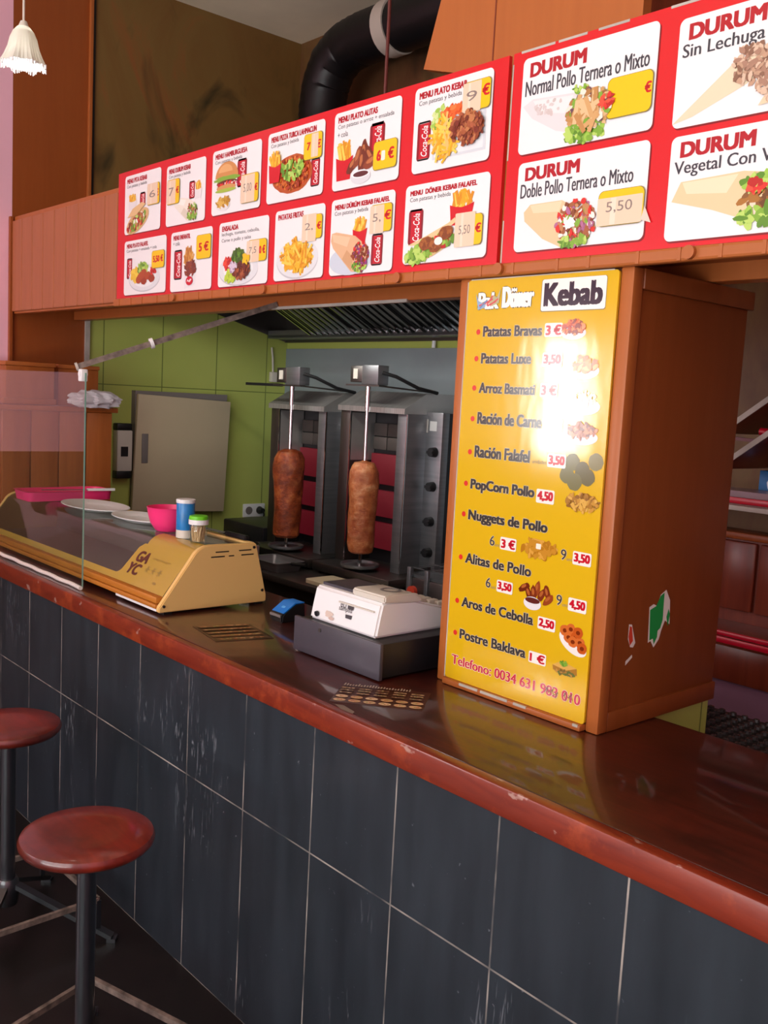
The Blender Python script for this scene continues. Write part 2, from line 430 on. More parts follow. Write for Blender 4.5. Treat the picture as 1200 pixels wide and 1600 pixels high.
while x < .3:
    box(b, (x, .3705, 2.03), (x + .008, .373, 2.056)); x += .085 + .05 * random.random()
struct('trim_9', b, M['lam'])
struct('trim_10', box(new(), (-3.05, .696, 2.026), (-2.3, .704, 2.036)), M['whitetrim'])
struct('trim_11', box(new(), (-1.44, .43, 2.032), (-1.40, .70, 2.078)), M['lam'])

# ------------------------------------------------------------------ counter
ct = thing('bar_counter', 'long bar counter front faced with worn black tiles', 'counter', (-1.9, .3, 0))
obj('tiled_front', box(new(), (-4.48, 0.0, 0), (1.6, .03, .921)), M['tile'], ct, sm=False)
obj('carcass', box(new(), (-4.48, .03, 0), (1.6, .60, .921)), M['lam_dark'], ct, sm=False)
wt = thing('worktop', 'dark glossy mahogany worktop lying along the top of the black tiled counter', 'worktop', (-1.9, .3, .922))
obj('slab', box(new(), (-4.48, .02, .926), (1.6, .63, .983), .003), M['top'], wt)
b = new(); box(b, (-4.48, -.012, .922), (1.6, .0205, .9832), .005, 2)
obj('front_edge', b, M['nose'], wt, label='worn reddish front edge of the worktop')
struct('wall_partition', box(new(), (-1.30, .632, 0), (-1.262, .905, .980)), M['green'])

# ------------------------------------------------------------------ pillar with the yellow price sign
pl = thing('pillar_cabinet', 'orange brown laminate box pillar standing on the worktop', 'pillar', (-1.5, .65, .983))
obj('carcass', box(new(), (-1.755, .41, .983), (-1.257, .90, 2.03)), M['lam_shade'], pl, sm=False)
obj('side_panel', box(new(), (-1.257, .43, .983), (-1.249, .895, 1.985), .002), M['lam_shade'], pl)
obj('cornice', box(new(), (-1.257, .43, 1.985), (-1.240, .91, 2.03), .003), M['lam_shade'], pl)
for x0, x1 in ((-1.765, -1.728), (-1.278, -1.243)):
    b = new(); box(b, (x0, .392, .983), (x1, .43, 2.03), .005)
    obj('stile', b, M['lam'], pl)
obj('bottom_rail', box(new(), (-1.728, .374, .9835), (-1.279, .43, .999), .004), M['lam'], pl)
for x0, x1 in ((-1.665, -1.60), (-1.59, -1.50), (-1.48, -1.44), (-1.30, -1.285)): obj('worn_edge', box(new(), (x0, .3735, .993), (x1, .378, .9993)), M['whitetrim'], pl, label='worn pale edge', sm=False)
obj('side_rail', box(new(), (-1.252, .43, .983), (-1.243, .90, 1.03), .003), M['lam_shade'], pl)
def torn(name, label, pts, col, white, holes=()):
    p = Print(Frame((-1.2485, 0, 0), (0, 1, 0), (0, 0, 1)), .0006, .5)
    p.poly(white, '#e6e0da')
    for q in (pts if isinstance(pts[0], list) else [pts]): p.poly(q, col)
    tag(p.build(name, None), label, 'sticker')
torn('torn_sticker', 'torn green sticker remnant on the brown pillar side', [[(.572, 1.255), (.597, 1.262), (.612, 1.285), (.628, 1.292), (.630, 1.225), (.622, 1.205), (.612, 1.20), (.612, 1.185), (.600, 1.168), (.594, 1.183), (.580, 1.180)], [(.645, 1.23), (.655, 1.205), (.660, 1.235), (.652, 1.25)]], '#149a48',
     [(.568, 1.262), (.585, 1.268), (.6, 1.262), (.612, 1.288), (.635, 1.298), (.655, 1.27), (.662, 1.21), (.640, 1.222), (.628, 1.20), (.620, 1.178), (.600, 1.160), (.585, 1.178), (.574, 1.175)])
torn('torn_sticker', 'small torn red and white sticker remnant low on the pillar side', [(.494, 1.225), (.503, 1.222), (.512, 1.188), (.500, 1.178), (.492, 1.20)], '#d8442c', [(.490, 1.23), (.502, 1.228), (.514, 1.20), (.522, 1.182), (.514, 1.172), (.502, 1.174), (.49, 1.195)])
torn('torn_sticker', 'white paper scrap of a removed sticker lowest on the pillar side', [(.4905, 1.145), (.4925, 1.146), (.491, 1.143)], '#cfc4ba', [(.488, 1.142), (.512, 1.155), (.514, 1.148), (.498, 1.138), (.488, 1.132)])

# ------------------------------------------------------------------ food artwork
FRY = ['#f0b92e', '#e8a521', '#f7cf58', '#d98f1a']
MEAT = ['#8a4226', '#a55a34', '#6e2e1a', '#c07a4c']
LEAF = ['#7fae3a', '#9cc84e', '#5d8f2a', '#b8d86a']
TOM = ['#d8322a', '#e8503c', '#b8241f']
def fries(p, x, y, w, h, box='#cf1420'):
    p.sticks(x + w / 2, y + h * .68, w * .36, h * .16, 34, h * .42, w * .11, FRY, (60, 120))
    p.poly([(x + w * .08, y), (x + w * .86, y), (x + w, y + h * .6), (x + w * .75, y + h * .53), (x + w * .5, y + h * .5), (x + w * .25, y + h * .53), (x, y + h * .6)], box)
def can(p, x, y, w, h):
    p.rect(x, y, x + w, y + h, '#8e1522', w * .18); p.rect(x + w * .18, y + h * .02, x + w * .85, y + h * .98, '#c01527', w * .12)
    p.rect(x + w * .1, y + h * .94, x + w * .9, y + h, '#b9b4b4', w * .1); p.rect(x + w * .1, y, x + w * .9, y + h * .05, '#8a8486', w * .08)
    p.text('Coca-Cola', x + w * .32, y + h * .1, x + w * .78, y + h * .88, '#ffffff', .012, .3, rot90=True)
def plate(p, cx, cy, rx, ry, c='#dfe3e8'):
    p.ell(cx, cy - ry * .1, rx * 1.0, ry * 1.0, '#c3c8ce', n=32); p.ell(cx, cy, rx, ry, c, n=32); p.ell(cx, cy, rx * .76, ry * .74, '#eceff2', n=32)
def wrap(p, x, y, w, h, skin, cols, n=45, flip=False):
    """rolled flatbread: tapered roll closed at the upper left, filling showing at the lower right"""
    P = [(0, .98), (.12, 1.0), (.62, .86), (.80, .70), (.98, .40), (.92, .12), (.72, 0), (.55, .02), (.30, .32), (.05, .62), (-.02, .8)]
    q = lambda a, b: (x + w * (1 - a if flip else a), y + h * b)
    p.poly([q(*a) for a in P], skin[0]); p.poly([q(*a) for a in ((.02, .96), (.5, .84), (.42, .62), (.05, .78))], skin[1]); p.poly([q(*a) for a in ((.3, .34), (.42, .55), (.6, .35), (.55, .05))], skin[2])
    cx, cy = q(.78, .36); p.chunks(cx, cy, w * .20, h * .34, cols, n, w * .055, 0, 1.5)
    p.chunks(q(.74, .10)[0], q(.74, .10)[1], w * .2, h * .1, LEAF, 14, w * .05)
def bun(p, cx, cy, rx, ry, col='#cf8f50'):
    P = [(cx + rx * math.cos(R(a)), cy + ry * math.sin(R(a))) for a in range(0, 181, 12)]; p.poly(P, col)
    p.poly([(cx + rx * .6 * math.cos(R(a)) - rx * .1, cy + ry * .35 + ry * .5 * math.sin(R(a))) for a in range(0, 181, 15)], '#e0ab70')
def tagp(p, x0, y0, x1, y1, txt=None, tape=None, hand=None, tx=None):
    r = (x1 - x0) * .12
    p.rect(x0 - .001, y0 - .002, x1 + .002, y1 + .001, '#8a7a34', r); p.rect(x0, y0, x1, y1, '#f2c40e', r)
    w, h = x1 - x0, y1 - y0
    if txt:
        a = tx or (.14, .30, .88, .70); p.text(txt, x0 + w * a[0], y0 + h * a[1], x0 + w * a[2], y0 + h * a[3], '#cf1a20', .04)
    if tape:
        a, b_, c, d = tape; p.rect(x0 + w * a, y0 + h * b_, x0 + w * c, y0 + h * d, '#e8cfb4', .003); p.rect(x0 + w * (a + .3 * (c - a)), y0 + h * (b_ + .02), x0 + w * (a + .42 * (c - a)), y0 + h * (d - .02), '#eeddc8')
        if hand: p.text(hand, x0 + w * (a + .2 * (c - a)), y0 + h * .34, x0 + w * (a + .78 * (c - a)), y0 + h * .68, '#8a7a74', -.004)
YBD = .3835   # front of the boards
def card(board, x0, z1, x1, z0, title, descs, tw=.62, tcol='#b01424', tb=.045, big=False):
    fr = Frame((x0, YBD, z0), (1, 0, 0), (0, 0, 1)); w, h = x1 - x0, z1 - z0
    p = Print(fr, .0004, .3); r = .014
    p.rect(.003, -.004, w + .004, h - .004, '#7c1018', r); p.rect(0, 0, w, h, '#efeef0', r)
    c = p.build('menu_card', board)
    t = Print(fr.sub(0, 0, .0005), .0004, .3)
    if big:
        t.text(title, w * .06, h * .79, w * .50, h * .94, tcol, .05); t.text(descs[0], w * .03, h * .60, w * tw, h * .76, '#3c3c46', .012)
    else:
        t.text(title, w * .06, h * .865, w * tw, h * .945, tcol, tb)
        for i, (d, dw) in enumerate(descs): t.text(d, w * .06, h * (.775 - .095 * i), w * dw, h * (.845 - .095 * i), '#55555c', .0)
    t.build('lettering', c)
    return c, Print(fr.sub(0, 0, .0005), .0004, .3), Print(fr.sub(0, 0, .0035), .0004, .3), w, h
bd = thing('menu_board', 'long red menu board of twelve set menus over the serving hatch', 'menu board', (-2.67, .39, 2.05))
obj('panel', box(new(), (-3.69, YBD, 2.05), (-1.638, .394, 2.545)), M['red_board'], bd, sm=False)
x = -3.69
while x < -1.66:
    l = random.uniform(.03, .12)
    if random.random() < .6: obj('chipped_edge', box(new(), (x, YBD - .0007, 2.0495), (min(x + l, -1.64), YBD + .001, 2.0535 + random.random() * .004)), M['whitetrim'], bd, label='chipped pale lower edge', sm=False)
    x += l
CPB = [('Con patatas y bebida', .62)]
# upper row
c, p, q, w, h = card(bd, -3.632, 2.526, -3.342, 2.303, 'MENU PITA KEBAB', CPB)
fries(p, w * .11, h * .40, w * .24, h * .28, '#e6e3e6'); can(p, w * .44, h * .44, w * .15, h * .22)
p.ell(w * .38, h * .2, w * .33, h * .17, '#d9b27c', 18); p.chunks(w * .36, h * .18, w * .28, h * .1, LEAF + TOM + MEAT + ['#f2efe6'], 55, w * .05, 18); p.poly([(w * .1, h * .28), (w * .25, h * .42), (w * .5, h * .5), (w * .62, h * .46), (w * .35, h * .3)], '#e2bd88')
p.build('food_picture', c); tagp(q, w * .66, h * .42, w * .98, h * .76, '€', (0, .02, .86, 1.02), '6', (.75, .35, .96, .7)); q.build('price_tag', c)
c, p, q, w, h = card(bd, -3.299, 2.518, -3.022, 2.303, 'MENU DURUM KEBAB', CPB)
can(p, w * .60, h * .38, w * .14, h * .28); fries(p, w * .74, h * .36, w * .18, h * .28, '#e6e3e6'); wrap(p, w * .22, h * .03, w * .62, h * .42, ('#ece6da', '#f6f2ea', '#d9d0c0'), MEAT + LEAF + ['#f2efe6'])
p.build('food_picture', c); tagp(q, w * .04, h * .36, w * .36, h * .76, '€', (0, .02, .70, .98), '7', (.74, .4, .97, .68)); q.build('price_tag', c)
c, p, q, w, h = card(bd, -2.978, 2.522, -2.681, 2.309, 'MENU HAMBURGUESA', CPB, .72)
can(p, w * .53, h * .36, w * .19, h * .42); bun(p, w * .31, h * .56, w * .24, h * .24); p.ell(w * .31, h * .53, w * .25, h * .05, '#7fae3a', 0, 24, .2); p.ell(w * .32, h * .47, w * .22, h * .05, '#6a2c1a'); p.chunks(w * .32, h * .44, w * .22, h * .04, TOM + ['#f2efe6', '#c8407a'], 30, w * .035); p.ell(w * .31, h * .40, w * .2, h * .05, '#cf9a5a'); p.ell(w * .3, h * .36, w * .22, h * .03, '#a6bf4a')
p.ell(w * .25, h * .14, w * .15, h * .09, '#e4e4e8'); p.chunks(w * .25, h * .19, w * .14, h * .07, ['#c89a30', '#b8842a', '#dab45a'], 30, w * .045)
p.build('food_picture', c); tagp(q, w * .63, h * .10, w * .97, h * .52, '€', (0, .0, .80, .98), '5,00', (.80, .36, .98, .62)); q.build('price_tag', c)
c, p, q, w, h = card(bd, -2.645, 2.526, -2.351, 2.311, 'MENU PIZZA TURCA LAHMACUN', [('Con patatas y bebida', .56)], .86)
can(p, w * .79, h * .12, w * .15, h * .38); p.ell(w * .46, h * .36, w * .36, h * .27, '#b4541e', 0, 32, .03); p.ell(w * .46, h * .37, w * .32, h * .23, '#bf4a1c', 0, 32, .04); p.chunks(w * .46, h * .37, w * .31, h * .22, ['#a83a16', '#cf6a2a', '#d88038', '#8e3212'], 130, w * .035); p.chunks(w * .47, h * .42, w * .19, h * .14, LEAF, 26, w * .055); fries(p, w * .06, h * .28, w * .23, h * .44)
p.build('food_picture', c); tagp(q, w * .67, h * .50, w * .97, h * .84, '7   €', (.42, .05, .80, .98), None, (.16, .36, .96, .7)); q.build('price_tag', c)
c, p, q, w, h = card(bd, -2.306, 2.528, -2.016, 2.31, 'MENU PLATO ALITAS', [('Con patatas o arroz + ensalada', .90), ('+ cola', .22)], .66)
can(p, w * .56, h * .38, w * .22, h * .36); fries(p, w * .05, h * .12, w * .27, h * .50); 
for (a, b_, rr) in ((.33, .3, 40), (.40, .38, 60), (.50, .42, 100), (.58, .36, 130), (.46, .3, 80), (.60, .28, 20)): p.ell(w * a, h * b_, w * .12, h * .07, random.choice(MEAT[:3]), rr, 16, .12); p.ell(w * a - .004, h * b_ + .004, w * .06, h * .03, '#b87040', rr, 12, .15)
p.ell(w * .45, h * .12, w * .15, h * .09, '#d8dce2'); p.ell(w * .45, h * .155, w * .14, h * .05, '#eef0f4'); p.ell(w * .45, h * .155, w * .115, h * .035, '#5a2a2c')
p.build('food_picture', c); tagp(q, w * .64, h * .16, w * .97, h * .50, '6   €', None, None, (.14, .30, .90, .72)); q.rect(w * .755, h * .26, w * .81, h * .38, '#f4ede0', .004); q.build('price_tag', c)
c, p, q, w, h = card(bd, -1.964, 2.53, -1.685, 2.313, 'MENU PLATO KEBAB', CPB, .68)
can(p, w * .06, h * .14, w * .18, h * .46); p.poly([(w * .28, h * .12), (w * .95, h * .12), (w * .93, h * .58), (w * .27, h * .60)], '#d5dbe2'); p.poly([(w * .30, h * .15), (w * .92, h * .15), (w * .90, h * .55), (w * .30, h * .57)], '#e8ecf0')
p.chunks(w * .38, h * .56, w * .12, h * .16, LEAF + ['#d6e6a0'], 40, w * .05); p.chunks(w * .52, h * .62, w * .13, h * .06, ['#e8682c', '#f08040', '#d8501c'], 24, w * .05); p.sticks(w * .44, h * .34, w * .15, h * .22, 90, w * .15, w * .025, FRY[:3] + ['#e4c070']); p.chunks(w * .73, h * .40, w * .2, h * .18, MEAT + ['#7a3020', '#b06040'], 130, w * .045)
p.build('food_picture', c); tagp(q, w * .66, h * .58, w * .98, h * .90, '€', (-.04, -.06, .66, .98), '9', (.70, .40, .98, .80)); q.build('price_tag', c)
# lower row
c, p, q, w, h = card(bd, -3.627, 2.277, -3.289, 2.069, 'MENU PLATO FALAFEL', [('Con patatas + ensalada + cola', .78)], .58)
can(p, w * .07, h * .30, w * .13, h * .38); plate(p, w * .5, h * .30, w * .37, h * .24); p.chunks(w * .30, h * .36, w * .11, h * .12, ['#f0d048', '#e8c03a'], 22, w * .06); p.chunks(w * .48, h * .46, w * .12, h * .1, LEAF, 18, w * .05)
for a, b_ in ((.38, .27), (.50, .24), (.60, .32), (.50, .37), (.68, .27), (.43, .33)): p.ell(w * a, h * b_, w * .075, h * .075, random.choice(['#9a3a1c', '#8a2e14', '#ac4a24']), 0, 14, .1)
p.chunks(w * .72, h * .40, w * .06, h * .05, TOM, 8, w * .04)
p.build('food_picture', c); tagp(q, w * .69, h * .44, w * .97, h * .74, '5,50 €', None, None, (.10, .28, .92, .74)); q.build('price_tag', c)
c, p, q, w, h = card(bd, -3.254, 2.277, -2.965, 2.065, 'MENU INFANTIL', [('+ cola', .22)], .48)
can(p, w * .09, h * .20, w * .20, h * .50); p.poly([(w * .36, h * .03), (w * .62, h * .10), (w * .64, h * .5), (w * .34, h * .40)], '#e9e8ec'); p.sticks(w * .46, h * .52, w * .11, h * .12, 26, w * .16, w * .03, ['#c8883a', '#b4702a', '#d8a050'], (60, 130)); p.chunks(w * .50, h * .36, w * .13, h * .12, ['#6e2f1c', '#8a4028', '#7c3a30'], 36, w * .05); p.ell(w * .49, h * .16, w * .085, h * .075, '#cc1630'); p.poly([(w * .43, h * .145), (w * .45, h * .19), (w * .48, h * .16), (w * .51, h * .195), (w * .55, h * .185), (w * .52, h * .15), (w * .49, h * .135), (w * .46, h * .155)], '#f0dcdc')
p.build('food_picture', c); tagp(q, w * .65, h * .50, w * .98, h * .88, '5 €', None, None, (.16, .30, .86, .70)); q.build('price_tag', c)
c, p, q, w, h = card(bd, -2.922, 2.279, -2.624, 2.066, 'ENSALADA', [('lechuga, tomate, cebolla,', .82), ('Carne o pollo y salsa', .66)], .40)
plate(p, w * .42, h * .26, w * .40, h * .24); p.chunks(w * .24, h * .36, w * .10, h * .10, TOM, 24, w * .05); p.chunks(w * .42, h * .46, w * .13, h * .09, ['#4a6e24', '#5d8f2a', '#385c1c'], 34, w * .05); p.chunks(w * .27, h * .16, w * .11, h * .09, ['#b8d440', '#cfe05a', '#a6c034'], 24, w * .055); p.chunks(w * .50, h * .23, w * .16, h * .13, MEAT[:3] + ['#5a2c22'], 60, w * .045); p.chunks(w * .34, h * .29, w * .07, h * .08, ['#a890b0', '#d8c8dc'], 16, w * .04); p.chunks(w * .60, h * .40, w * .06, h * .06, ['#f0c020'], 8, w * .05)
p.build('food_picture', c); tagp(q, w * .62, h * .34, w * .98, h * .66, '0 €', (-.06, -.03, .62, .98), '7,5', (.62, .32, .95, .70)); q.build('price_tag', c)
c, p, q, w, h = card(bd, -2.589, 2.283, -2.333, 2.068, 'PATATAS FRITAS', [], .58)
plate(p, w * .48, h * .30, w * .42, h * .27); p.sticks(w * .47, h * .32, w * .27, h * .17, 170, w * .20, w * .032, FRY)
p.build('food_picture', c); tagp(q, w * .60, h * .54, w * .96, h * .86, '€', (-.06, -.12, .70, 1.06), '2,', (.74, .36, .98, .68)); q.build('price_tag', c)
c, p, q, w, h = card(bd, -2.303, 2.284, -2.023, 2.068, 'MENU DÜRÜM KEBAB FALAFEL', [('Con patatas y bebida', .60)], .92)
p.ell(w * .34, h * .18, w * .34, h * .19, '#c9d4e2', 0, 32); fries(p, w * .37, h * .36, w * .23, h * .36); can(p, w * .68, h * .08, w * .17, h * .40); wrap(p, w * .03, h * .02, w * .62, h * .55, ('#dfb48c', '#e9c6a2', '#cf9f74'), ['#8a4226', '#9a4a28', '#7a3a1e', '#8a3a78', '#d8322a'], 50)
p.build('food_picture', c); tagp(q, w * .66, h * .50, w * .97, h * .84, '€', (-.04, -.05, .64, .98), '5,', (.66, .40, .98, .76)); q.build('price_tag', c)
c, p, q, w, h = card(bd, -1.981, 2.284, -1.675, 2.079, 'MENU  DÖNER KEBAB FALAFEL', [('Con patatas y bebida', .56)], .86)
fries(p, w * .56, h * .42, w * .28, h * .42); can(p, w * .06, h * .24, w * .18, h * .45)
p.poly([(w * .06, h * .24), (w * .30, h * .34), (w * .55, h * .46), (w * .63, h * .52), (w * .64, h * .46), (w * .5, h * .36), (w * .26, h * .22)], '#e4c795'); p.ell(w * .36, h * .18, w * .29, h * .11, '#dcba84', 18); p.chunks(w * .24, h * .14, w * .2, h * .1, LEAF, 50, w * .055, 18); p.chunks(w * .52, h * .27, w * .1, h * .1, LEAF + TOM, 26, w * .05)
for a, b_ in ((.30, .24), (.42, .20), (.54, .34)): p.ell(w * a, h * b_, w * .085, h * .085, '#94501f', 10, 16, .08); p.chunks(w * a, h * b_, w * .06, h * .06, ['#a8622a', '#83431a'], 14, w * .03)
p.ell(w * .46, h * .25, w * .05, h * .05, '#f4efe8')
p.build('food_picture', c); tagp(q, w * .66, h * .16, w * .95, h * .52, '€', (-.06, -.04, .72, 1.10), '5,50', (.74, .38, .97, .70)); q.build('price_tag', c)
# second board
bd2 = thing('menu_board', 'red menu board with big wraps marked DURUM above the yellow sign', 'menu board', (-1.0, .39, 2.05))
obj('panel', box(new(), (-1.624, YBD, 2.052), (-.42, .394, 2.545)), M['red_board'], bd2, sm=False)
for a, c_ in ((-1.60, -1.5), (-1.49, -1.41), (-1.38, -1.30), (-1.2, -1.12)): obj('chipped_edge', box(new(), (a, YBD - .0007, 2.540), (c_, YBD + .001, 2.5455)), M['whitetrim'], bd2, label='chipped pale edge', sm=False)
for z0, z1 in ((2.30, 2.52), (2.06, 2.16)): obj('chipped_edge', box(new(), (-1.6245, YBD - .0007, z0), (-1.621, YBD + .001, z1)), M['whitetrim'], bd2, label='chipped pale edge', sm=False)
c, p, q, w, h = card(bd2, -1.591, 2.525, -1.223, 2.307, 'DURUM', ['Normal Pollo Ternera o Mixto'], .95, big=True)
p.poly([(w * .02, h * .50), (w * .1, h * .56), (w * .45, h * .52), (w * .44, h * .12), (w * .3, h * .18), (w * .1, h * .36)], '#e3dde0'); p.poly([(w * .1, h * .54), (w * .42, h * .50), (w * .36, h * .34), (w * .16, h * .40)], '#efe9ea'); p.chunks(w * .22, h * .44, w * .12, h * .07, ['#d5cbcb', '#cfc2c0'], 14, w * .025)
p.chunks(w * .52, h * .12, w * .15, h * .10, LEAF, 40, w * .04); p.chunks(w * .47, h * .50, w * .07, h * .08, LEAF, 16, w * .03); p.chunks(w * .55, h * .32, w * .16, h * .19, ['#c99a62', '#b07c46', '#dcb684', '#9a6434', '#6a4a5a', '#7fae3a', '#efe6d6'], 90, w * .04); p.chunks(w * .68, h * .36, w * .05, h * .06, TOM, 10, w * .03); p.sticks(w * .54, h * .3, w * .1, h * .14, 16, w * .14, w * .03, ['#d2a46c', '#c08c52', '#e2bf90'], (20, 160))
p.build('food_picture', c); tagp(q, w * .68, h * .18, w * .985, h * .56, '€', None, None, (.84, .44, .99, .72)); q.build('price_tag', c)
c, p, q, w, h = card(bd2, -1.585, 2.287, -1.223, 2.082, 'DURUM', ['Doble Pollo Ternera o Mixto'], .90, big=True)
p.poly([(w * .07, h * .44), (w * .12, h * .52), (w * .38, h * .52), (w * .62, h * .30), (w * .50, h * .02), (w * .40, h * .0), (w * .24, h * .12), (w * .08, h * .34)], '#dfc79c'); p.poly([(w * .12, h * .51), (w * .38, h * .51), (w * .36, h * .40), (w * .15, h * .42)], '#ead7b2')
p.chunks(w * .50, h * .26, w * .14, h * .24, ['#a5603a', '#c08858', '#f2ece2', '#d8322a', '#7fae3a', '#8a4a2c', '#b06a90'], 110, w * .035, -20); p.chunks(w * .50, h * .06, w * .1, h * .05, LEAF, 18, w * .035); p.chunks(w * .46, h * .26, w * .03, h * .05, ['#f8f6f0'], 8, w * .03)
p.build('food_picture', c); tagp(q, w * .67, h * .18, w * .99, h * .54, None, (-.02, .0, .98, .80), '5,50', None); q.poly([(w * .98, h * .2), (w * 1.05, h * .16), (w * 1.0, h * .34)], '#e8cfc0'); q.build('price_tag', c)
c, p, q, w, h = card(bd2, -1.175, 2.512, -.80, 2.298, 'DURUM', ['Sin Lechuga'], .50, big=True)
p.poly([(w * .0, h * .04), (w * .06, h * .12), (w * .35, h * .5), (w * .50, h * .56), (w * .62, h * .42), (w * .40, h * .26), (w * .12, h * .08)], '#e6d6b8'); p.chunks(w * .46, h * .44, w * .12, h * .18, ['#a8806c', '#c09a80', '#8a6450', '#d8bca4'], 80, w * .03, -20)
p.poly([(w * .5, h * .06), (w * .95, h * .12), (w * .98, h * .5), (w * .66, h * .48)], '#e2cfae'); p.chunks(w * .60, h * .26, w * .13, h * .18, ['#a8806c', '#c09a80', '#8a6450', '#d8bca4'], 80, w * .03, -30)
p.build('food_picture', c); q.bm.free()
c, p, q, w, h = card(bd2, -1.172, 2.281, -.80, 2.072, 'DURUM', ['Vegetal Con V'], .60, big=True)
p.poly([(w * .03, h * .38), (w * .08, h * .56), (w * .45, h * .58), (w * .72, h * .50), (w * .70, h * .12), (w * .50, h * .12), (w * .28, h * .26)], '#e2cda2'); p.poly([(w * .09, h * .55), (w * .42, h * .56), (w * .36, h * .40), (w * .12, h * .44)], '#eedfbd')
p.chunks(w * .62, h * .34, w * .17, h * .17, ['#8a5a2c', '#a8702e', '#6e4420', '#e8d8c0'], 50, w * .05); p.chunks(w * .62, h * .16, w * .19, h * .07, LEAF, 34, w * .045); p.chunks(w * .54, h * .46, w * .09, h * .07, LEAF, 20, w * .04); p.chunks(w * .52, h * .42, w * .04, h * .05, TOM, 6, w * .04)
p.build('food_picture', c); q.bm.free()

# ------------------------------------------------------------------ yellow price sign
sg = thing('price_sign', 'tall yellow price list sign fixed to the front of the brown pillar', 'sign', (-1.5, .39, 1.0))
b = new(); prism(b, rrect(-1.729, 1.0, -1.277, 2.024, .008), 1, .386, .3925); obj('panel', b, M['yellow'], sg, sm=False)
b = new(); box(b, (-1.7315, .3855, 1.0), (-1.7285, .392, 2.02)); box(b, (-1.72, .3855, 2.0235), (-1.29, .392, 2.026)); obj('pale_edge', b, M['whitetrim'], sg, sm=False)
SF = Frame((0, .386, 0), (1, 0, 0), (0, 0, 1)); SR = .16
p = Print(SF, .0005, SR)
p.rect(-1.4915, 1.939, -1.3065, 2.014, '#8a7a50', .006); p.rect(-1.490, 1.941, -1.308, 2.0135, '#f3f0ea', .006); p.text('Kebab', -1.483, 1.951, -1.316, 2.005, '#2a2030', .045)
p.text('Döner', -1.613, 1.952, -1.512, 2.003, '#f6f4ee', .05, outline=('#4a4434', .0016, .012))
p.text('Pak', -1.692, 1.951, -1.622, 1.992, '#f6f4ee', .04, outline=('#4a4434', .0018, .01)); p.build('headline', sg)
p = Print(SF, .0016, SR)      # crest over the word
p.poly([(-1.700, 1.99), (-1.690, 1.972), (-1.672, 1.965), (-1.660, 1.975), (-1.668, 1.955), (-1.690, 1.950)], '#8fb0d0'); p.poly([(-1.660, 1.97), (-1.640, 1.985), (-1.630, 1.978), (-1.618, 2.0), (-1.622, 1.965), (-1.645, 1.958)], '#b8b48a'); p.sticks(-1.655, 1.965, .02, .008, 6, .03, .004, ['#d05a5a', '#6f8fb8', '#e8e4dc'], (10, 60)); p.build('crest', sg)
def sline(txt, x0, x1, zb, zh=.026, desc=0, col='#3f3936', bold=.038, ol=True):
    p = Print(SF, .0005, SR)
    p.ell(x0 - .0165, zb + .012, .0068, .0068, '#d8342a')
    low = zb - desc
    p.text(txt, x0, low, x1, zb + zh, col, bold, outline=('#d9ccb0', .0012, .016) if ol else None); p.build('menu_line', sg)
def sprice(txt, x0, x1, z0, z1, part=None):
    p = Print(SF, .0010, SR); p.rect(x0, z0, x1, z1, '#f1ece6', .004)
    w = x1 - x0; p.text(txt, x0 + w * .06, z0 + (z1 - z0) * .12, x1 - w * .06, z1 - (z1 - z0) * .12, '#c4172c', .05); p.build('price_sticker', sg)
D = .0075
sline('Patatas Bravas', -1.669, -1.481, 1.884); sprice('3 €', -1.473, -1.421, 1.881, 1.913)
sline('Patatas Luxe', -1.670, -1.508, 1.818); sprice('3,50', -1.474, -1.415, 1.812, 1.845)
sline('Arroz Basmati', -1.671, -1.49, 1.745); sprice('3 €', -1.474, -1.422, 1.742, 1.775)
sline('Ración de Carne', -1.670, -1.463, 1.668, .03); sprice('', -1.458, -1.40, 1.664, 1.693)
sline('Ración Falafel', -1.672, -1.491, 1.584, .03); sprice('3,50', -1.437, -1.383, 1.580, 1.612)
p = Print(SF, .0005, SR); p.text('unidades', -1.483, 1.585, -1.440, 1.594, '#6a604e', 0); p.build('small_lettering', sg)
sline('PopCorn Pollo', -1.679, -1.469, 1.503, .026, D); sprice('4,50', -1.463, -1.409, 1.493, 1.526)
sline('Nuggets de Pollo', -1.680, -1.422, 1.424, .026, D)
sprice('3 €', -1.566, -1.514, 1.365, 1.396); sprice('3,50', -1.343, -1.291, 1.364, 1.395)
sline('Alitas de Pollo', -1.681, -1.462, 1.312); sprice('3,50', -1.568, -1.516, 1.258, 1.288); sprice('4,50', -1.346, -1.294, 1.255, 1.286)
sline('Aros de Cebolla', -1.684, -1.445, 1.197); sprice('2,50', -1.431, -1.378, 1.194, 1.224)
sline('Postre Baklava', -1.684, -1.461, 1.112); sprice('1 €', -1.451, -1.398, 1.107, 1.135)
for s_, x0, z0 in (('6', -1.601, 1.369), ('9', -1.378, 1.369), ('6', -1.605, 1.262), ('9', -1.381, 1.261)):
    p = Print(SF, .0005, SR); p.text(s_, x0, z0, x0 + .016, z0 + .025, '#3f3936', .012, outline=('#d9ccb0', .001, .014)); p.text('uni', x0 + .018, z0, x0 + .033, z0 + .008, '#a89a70', 0); p.build('quantity_lettering', sg)
p = Print(SF, .0005, SR); p.text('Telefono: 0034 631 983 010', -1.707, 1.040, -1.291, 1.066, '#c4203a', .03, outline=('#ecd9c0', .001, .014))
for a in (-1.392, -1.375, -1.36, -1.335, -1.32): p.sticks(a, 1.052, .005, .005, 3, .016, .0016, ['#4a1420', '#5a3020'], (30, 150))
p.build('phone_lettering', sg)
def pic(f):
    p = Print(SF, .0005, SR); f(p); p.build('food_picture', sg)
def bowlpic(p, cx, cz, rx, rz, cols, n, sz):
    p.ell(cx, cz - rz * .35, rx, rz * .65, '#d9d6dc', 0, 24); p.chunks(cx, cz + rz * .15, rx * .85, rz * .6, cols, n, sz)
